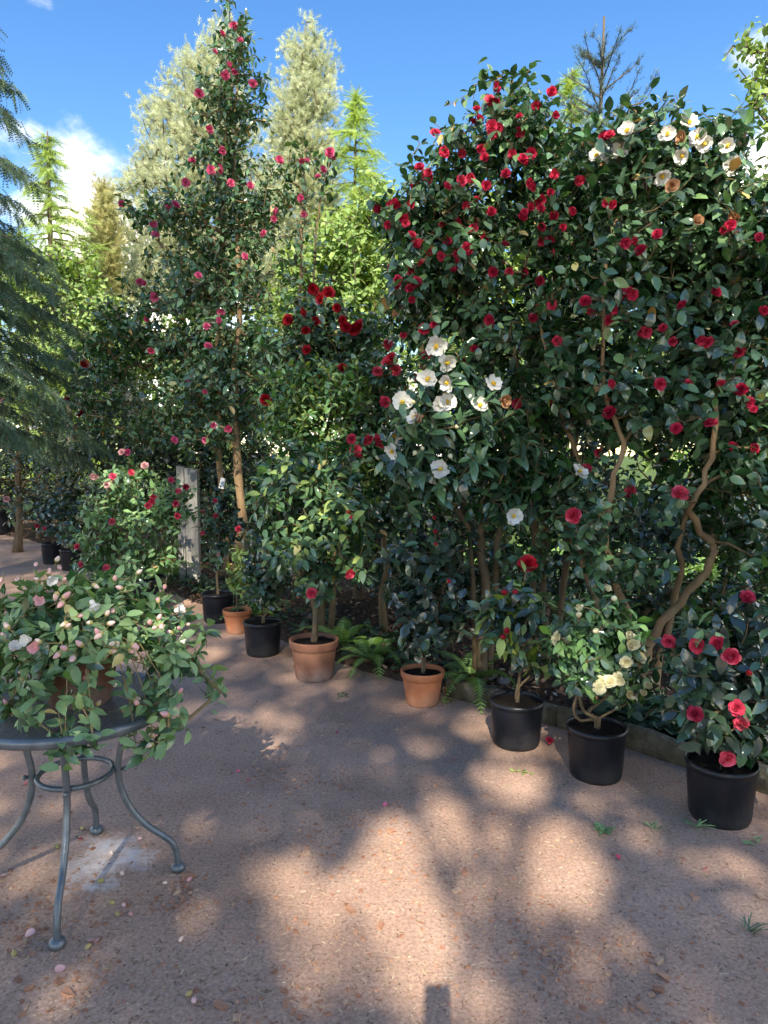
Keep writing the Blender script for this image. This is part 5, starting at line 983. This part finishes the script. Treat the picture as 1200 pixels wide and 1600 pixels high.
def conifer(name, label, u, vtop, Y, zbase, prof, nper, seed, mat, spray, slen, droop, hang, twig_r=.02, r0=.16, per=7, azr=None, curve=.0, z0=.15, jit=.22, group=None, tmpl=None):
    """whorled conifer: prof = [(fraction down from the top, branch length)]"""
    rng = np.random.default_rng(seed); tp = P(u, vtop, Y); b = np.array([tp[0], tp[1], -.02]); root = thing(name, label, 'tree', b, group); Ht = tp[2]
    path = smooth_path([b, b * .5 + tp * .5 + np.array([rng.normal(0, .05), rng.normal(0, .05), 0]), tp], 14); V, F3, Fq = tube(path, np.linspace(r0, .016, len(path)), 8); add('trunk', MB().put(V, F3, Fq).mesh('trunk', M['bark_far'], off=b), root)
    z = Ht - z0; A = []; B = []; RA = []; RB = []; PP = []; DD = []; SS = []
    fr, ln = zip(*prof)
    while z > zbase:
        f = (Ht - z) / Ht; Lb = np.interp(f, fr, ln)
        for _ in range(nper):
            a = rng.uniform(0, 6.283) if azr is None else rng.uniform(*azr); l_ = Lb * rng.uniform(.65, 1.15); dv = np.array([math.cos(a), math.sin(a), 0]); z0 = z + rng.normal(0, .06)
            m = max(3, int(l_ / .16)); prev = np.array([b[0], b[1], z0])
            for i in range(1, m + 1):
                t = i / m; zz = z0 + l_ * (droop * t + curve * t * t) + rng.normal(0, .012); q = np.array([b[0], b[1], 0]) + dv * l_ * t + np.array([rng.normal(0, .015), rng.normal(0, .015), zz]); rr_ = twig_r * (1 - t) + .004
                A.append(prev); B.append(q); RA.append(twig_r * (1 - t + 1 / m) * .9 + .004); RB.append(rr_); bd = nrm(q - prev)
                if t > .12:
                    k = per; sdv = np.cross(bd, [0, 0, 1.]); sd_ = rng.choice([-1., 1.], k)[:, None]
                    PP.append(prev + (q - prev) * rng.random((k, 1)) + rng.normal(0, .02, (k, 3))); DD.append(nrm(bd * .7 + sdv * sd_ * rng.uniform(.2, 1, (k, 1)) + np.array([0, 0, hang]) + rng.normal(0, jit, (k, 3)))); SS.append(slen * rng.uniform(.6, 1.25, k))
                prev = q
        z -= spray
    V, Fq = edge_tubes(A, B, np.array(RA), np.array(RB), 4); add('branches', make_mesh('branches', V - b, Fq, M['bark_far']), root)['kind'] = 'stuff'
    c = needles(root, 'crown', np.concatenate(PP), np.concatenate(DD), np.concatenate(SS), tmpl if tmpl is not None else spray_template(), mat, rng); c['kind'] = 'stuff'; return root
conifer('larch_tree', 'lime green larch with drooping branches behind the left hemlock', 74, 205, 17, 1.0, [(0, .1), (.25, 1.0), (.6, 1.7), (1, 1.9)], 3, 111, 'needle_larch', .16, .34, -.05, -.35, per=6, jit=.42, curve=-.15)
conifer('larch_tree', 'pale green larch with thin pointed top between pine and red camellia', 556, 142, 22, 1.0, [(0, .1), (.15, .75), (.4, 1.5), (1, 2.1)], 3, 112, 'needle_larch', .17, .40, .05, -.3, per=6, jit=.42, curve=-.1)
conifer('larch_tree', 'slim pale larch tip just behind the sparse spruce leader', 893, 108, 20, 4.0, [(0, .1), (.2, .7), (.5, 1.1), (1, 1.4)], 3, 113, 'needle_larch', .17, .36, .05, -.3, per=6, jit=.42, curve=-.1)
# sparse spruce leader
conifer('spruce_tree', 'thin bare-topped spruce rising above the white-flowered crown', 944, 26, 10.5, 3.2, [(0, .1), (.07, .30), (.10, .40), (.14, .55), (.2, .8), (.5, 1.2), (1, 1.4)], 6, 114, 'needle_spruce', .34, .09, .8, .25, twig_r=.009, r0=.08, per=16, curve=.0, z0=.72, tmpl=tuft_template(10, 2, .09))
# hemlock on the left
HB = [(0, .2), (.15, .8), (.32, 1.25), (.45, 1.6), (.7, 1.85), (1, 1.7)]
conifer('hemlock_tree', 'blue-green hemlock with long drooping branches at the left edge', -175, -260, 8.3, 1.9, HB, 6, 116, 'needle_hemlock', .27, .21, .12, -.75, twig_r=.008, r0=.20, per=13, azr=(-1.3, 1.0), curve=-.42, tmpl=spray_template(8, .11, .20, 1.0), jit=.42)
# broadleaf trees in the sun
def broadleaf(name, label, u, Y, blob, n, seed, mat='leaf_beech', lf=.16, per=7, rY=1.4, r0=.12, top=None, group=None, nobj=0, cat='tree', asp=.6):
    b = P(u, 800, Y); b[2] = -.02; bl = blobs_px(blob, Y, rY); c = np.mean([q[0] for q in bl], 0); hi = max(q[0][2] for q in bl)
    tk = [(smooth_path([b, b + [0.05, 0, hi * .4], np.array([c[0], c[1], hi * .95])], 6), None), (smooth_path([b + [.05, 0, hi * .2], (b + c) / 2 + [.4, .2, .2], np.array([c[0] + .7, c[1] + .2, hi * .8])], 6), None)]
    tk = [(p, np.linspace(r0 if i == 0 else r0 * .6, .02, len(p))) for i, (p, _) in enumerate(tk)]
    rng = np.random.default_rng(seed); root = thing(name, label, cat, b, group); tips = sample(bl, n, rng, .55, .3); pos, par, ist, rad, cnt, ti = grow(tk, tips, rng, .45, .5, .6)
    for p, r in tk: V, F3, Fq = tube(p, r, 8); add('trunk', MB().put(V, F3, Fq).mesh('trunk', M['bark_far'], off=b), root)
    e = np.where(~ist)[0]; r = np.minimum(.006 * np.sqrt(np.maximum(cnt, 1)), .05); V, Fq = edge_tubes(pos[par[e]], pos[e], np.minimum(r[par[e]], r[e] * 1.3), r[e], 3); add('limbs', make_mesh('limbs', V - b, Fq, M['bark_far']), root)['kind'] = 'stuff'
    foliate(root, pos, par, ti, rng, dict(len=lf, asp=asp, per=per, L=.45, mat=mat, hi=False, outn=.7, sag=-.2, zmin=.1), [], nobj, c, stuff_name='crown')
broadleaf('beech_tree', 'bright lime green broadleaf tree seen through the gap above the crimson flowers', 540, 15, [(540, 380, 60, 50), (590, 330, 40, 40), (480, 430, 60, 50), (570, 450, 70, 50), (620, 420, 50, 60), (530, 520, 90, 50), (450, 500, 60, 50)], 1400, 121, lf=.17)
broadleaf('beech_tree', 'bright green broadleaf tree beyond the left path under the larch', 110, 16, [(110, 430, 60, 50), (60, 480, 60, 60), (160, 500, 60, 50), (100, 560, 90, 50), (200, 560, 60, 50), (20, 420, 50, 60)], 1400, 122, lf=.14)
broadleaf('beech_tree', 'green broadleaf tree glimpsed behind the middle of the red camellia', 760, 14, [(760, 360, 110, 70), (900, 330, 100, 70), (680, 480, 90, 70), (850, 480, 100, 90), (760, 580, 130, 80), (860, 640, 100, 80), (680, 640, 90, 70), (960, 560, 100, 100)], 1500, 123, lf=.2)
broadleaf('beech_tree', 'green broadleaf tree glimpsed behind the curving trunks at the right', 1120, 14, [(1080, 370, 110, 90), (1200, 360, 90, 80), (1060, 560, 110, 80), (1180, 560, 110, 90), (1120, 680, 140, 70), (1290, 500, 110, 120)], 1500, 124, lf=.2)
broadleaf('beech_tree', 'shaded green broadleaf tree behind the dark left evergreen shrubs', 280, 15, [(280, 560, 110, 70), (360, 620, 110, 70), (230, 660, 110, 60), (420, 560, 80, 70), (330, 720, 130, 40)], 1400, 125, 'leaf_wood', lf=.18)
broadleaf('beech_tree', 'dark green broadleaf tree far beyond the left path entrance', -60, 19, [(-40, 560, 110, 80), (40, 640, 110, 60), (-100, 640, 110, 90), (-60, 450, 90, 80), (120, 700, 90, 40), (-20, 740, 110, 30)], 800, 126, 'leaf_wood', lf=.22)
broadleaf('beech_tree', 'tall sunlit broadleaf tree far behind the tall camellia, below the pines', 330, 26, [(330, 430, 110, 60), (210, 440, 80, 60), (440, 440, 80, 60), (330, 530, 150, 70), (160, 540, 90, 60), (500, 520, 90, 70), (250, 640, 150, 60), (100, 640, 90, 60)], 1500, 131, lf=.3, rY=2.2)
broadleaf('beech_tree', 'sunlit broadleaf tree far behind the crowns of the red camellia', 700, 26, [(700, 400, 110, 70), (600, 440, 90, 60), (820, 400, 110, 80), (700, 520, 150, 80), (880, 500, 110, 90)], 1300, 132, lf=.3, rY=2.2)
# maple reaching in from the right edge
broadleaf('maple_tree', 'light green maple branch reaching into the sky at the right edge', 1420, 7.5, [(1195, 80, 30, 40), (1180, 160, 30, 30), (1230, 140, 50, 60), (1160, 75, 14, 12), (1290, 120, 70, 90), (1280, 260, 80, 70), (1350, 180, 90, 120), (1175, 45, 16, 18)], 420, 127, 'leaf_beech', .085, 8, .5, .12, nobj=60, asp=.85)
broadleaf('maple_tree', 'leafy light green tree behind the right end of the hedge', 1330, 11, [(1180, 300, 45, 45), (1150, 250, 26, 22), (1240, 330, 60, 70), (1300, 420, 90, 90), (1200, 420, 60, 60)], 420, 128, 'leaf_wood', .11, 8, .7, .12, nobj=0, asp=.7)

# ------------------------------------------------------------------ trees behind the viewpoint: they cast the dappled shade
rs = np.random.default_rng(2024)
LIT = [(605, 1315, .17), (630, 1345, .13), (570, 1395, .15), (720, 1275, .17), (800, 1222, .16), (690, 1460, .20), (720, 1520, .17), (640, 1520, .16), (675, 1560, .16), (450, 1370, .16), (500, 1420, .12), (890, 1370, .20), (830, 1330, .16), (430, 1170, .12), (330, 1022, .12), (1130, 1345, .15), (1180, 1370, .12), (480, 1500, .14), (760, 1400, .12), (850, 1285, .14), (440, 1130, .10), (690, 1265, .12)]
LITP = [(G(u, v), r) for u, v, r in LIT] + [(P(u, v, y), r) for u, v, y, r in [(935, 1010, 3.4, .17), (960, 1060, 3.35, .14), (690, 590, 4.2, .22), (760, 630, 4.2, .14), (500, 740, 4.7, .22), (450, 790, 4.7, .18), (500, 630, 5.5, .16), (375, 890, 6.6, .14), (220, 800, 7.2, .30), (270, 870, 7.2, .2), (1090, 1010, 2.9, .10), (1150, 1110, 2.85, .09), (815, 930, 4.1, .09), (660, 1075, 4.4, .08), (580, 960, 5.2, .12), (735, 1040, 4.7, .12), (1020, 260, 4.0, .35), (1100, 300, 4.0, .3), (180, 980, 2.4, .08)]]
def shade_tree(label, x, y, zlo, zhi, x0, x1, ncl, seed):
    rng = np.random.default_rng(seed); b = np.array([x, y, -.02]); root = thing('shade_tree', label, 'tree', b); cl = []
    for _ in range(ncl):
        xx = rng.uniform(x0, x1); zz = rng.uniform(zlo, zhi); cl.append(np.array([xx, y + rng.normal(0, .9), zz]))
    cl = np.array(cl); path = smooth_path([b, [x + .1, y, zlo * .6], [x - .1, y, (zlo + zhi) / 2], [x, y, zhi * .97]], 8); rr = np.linspace(.2, .03, len(path))
    pos, par, ist, rad, cnt, ti = grow([(path, rr)], cl, rng, .5, .5, zlo * .5); V, F3, Fq = tube(path, rr, 9); add('trunk', MB().put(V, F3, Fq).mesh('trunk', M['bark'], off=b), root)
    e = np.where(~ist)[0]; r = np.minimum(.016 * np.sqrt(np.maximum(cnt, 1)), .09); V, Fq = edge_tubes(pos[par[e]], pos[e], np.minimum(r[par[e]], r[e] * 1.3), r[e], 5); add('limbs', make_mesh('limbs', V - b, Fq, M['bark']), root)['kind'] = 'stuff'
    per = 60; p = np.repeat(cl, per, 0) + nrm(rng.normal(size=(len(cl) * per, 3))) * (rng.random((len(cl) * per, 1)) ** .5) * np.repeat(rng.uniform(.35, .75, len(cl)), per)[:, None]
    ok = np.ones(len(p), bool)
    for g, r in LITP:
        q = p - g; al = q @ SUN; ok &= np.linalg.norm(q - al[:, None] * SUN, axis=1) > r * rng.uniform(.85, 1.25, len(p))
    p = p[ok]; d = nrm(rng.normal(size=p.shape) + [0, 0, -.3]); nn = nrm(rng.normal(0, .5, p.shape) + [0, 0, 1.]); nn = nrm(nn - d * (nn * d).sum(1, keepdims=True)); V, Fc, vr = place_leaves(p - b, d, nn, .15 * rng.uniform(.7, 1.2, len(p)), leaf_template(.7, .1, .2, hi=False), rng)
    c = add('crown', make_mesh('crown', V, Fc, M['leaf_wood'], vr), root); c['kind'] = 'stuff'
shade_tree('tall leafy tree standing behind the viewer, left of the path', -4.4, -9.2, 7.6, 18.4, -10.0, -1.2, 640, 5)
shade_tree('leafy tree standing behind the viewer, right of the path', 1.9, -9.0, 7.4, 13.8, -1.7, 4.0, 330, 6)

# ------------------------------------------------------------------ the photographer whose phone throws a shadow on the path
def skin_body(name, verts, edges, mat, parent):
    me = bpy.data.meshes.new(name); me.from_pydata([v[:3] for v in verts], edges, []); me.materials.append(mat); o = add(name, me, parent)
    sk = o.modifiers.new('skin', 'SKIN'); sk.use_smooth_shade = True
    lay = me.skin_vertices[0].data
    for i, v in enumerate(verts):
        r = v[3]; lay[i].radius = (r, r * (v[4] if len(v) > 4 else 1)); lay[i].use_root = (i == 0)
    sb = o.modifiers.new('smooth', 'SUBSURF'); sb.levels = 1; sb.render_levels = 1; return o
M['skin'] = noise_mat('skin', [(.3, (.42, .25, .18)), (.8, (.52, .33, .25))], 12, 3, .5, .05)
M['jacket'] = noise_mat('jacket', [(.3, (.03, .04, .07)), (.8, (.05, .06, .10))], 30, 4, .8, .2)
M['trousers'] = noise_mat('trousers', [(.3, (.05, .05, .055)), (.8, (.08, .08, .085))], 30, 4, .85, .2)
M['hair'] = noise_mat('hair', [(.3, (.03, .02, .015)), (.8, (.07, .05, .035))], 40, 4, .6, .3)
M['phone'] = noise_mat('phone', [(.3, (.015, .015, .017)), (.8, (.02, .02, .022))], 5, 2, .25, .02)
pe = thing('person', 'person in dark jacket holding a phone upright at eye level', 'person', (0, -.55, 0))
bodyv = [(0, 0, .95, .15, .8), (0, .01, 1.15, .14, .75), (0, .0, 1.38, .17, .62), (0, .0, 1.50, .06), (0, .03, 1.60, .085), (0, .04, 1.70, .09), (0, .03, 1.77, .06),
         (-.19, .0, 1.42, .065), (-.24, .16, 1.26, .05), (-.10, .42, 1.37, .036), (-.05, .49, 1.43, .026), (.19, .0, 1.42, .065), (.24, .16, 1.26, .05), (.10, .42, 1.37, .036), (.05, .49, 1.43, .026),
         (-.10, 0, .88, .10), (-.11, .02, .50, .065), (-.11, -.02, .09, .045), (-.12, .12, .04, .04), (.10, 0, .88, .10), (.11, .02, .50, .065), (.11, -.02, .09, .045), (.12, .12, .04, .04)]
skin_body('body', bodyv, [(0, 1), (1, 2), (2, 3), (3, 4), (4, 5), (5, 6), (2, 7), (7, 8), (8, 9), (9, 10), (2, 11), (11, 12), (12, 13), (13, 14), (0, 15), (15, 16), (16, 17), (17, 18), (0, 19), (19, 20), (20, 21), (21, 22)], M['jacket'], pe)
for sgn in (-1, 1):
    hv = [(sgn * .055, .495, 1.435, .024, .6), (sgn * .050, .515, 1.460, .026, .5)]; he = [(0, 1)]
    for f in range(4):
        k = len(hv); z = 1.425 + f * .016; hv += [(sgn * .058, .535, z, .009), (sgn * .046, .552, z + .004, .008), (sgn * .022, .5515, z + .006, .007)]; he += [(1, k), (k, k + 1), (k + 1, k + 2)]
    k = len(hv); hv += [(sgn * .045, .515, 1.475, .010), (sgn * .028, .527, 1.485, .008)]; he += [(1, k), (k, k + 1)]
    skin_body('hand', hv, he, M['skin'], pe)
V, Fq = box((0, 0, 0), (.074, .009, .160)); ph = add('phone', MB().put(V, None, Fq).mesh('phone', M['phone'], False), None, (0, -.012, 1.552)); bv = ph.modifiers.new('bevel', 'BEVEL'); bv.width = .003; bv.segments = 2
tag(ph, 'black smartphone held upright by the person behind the viewpoint', 'phone')
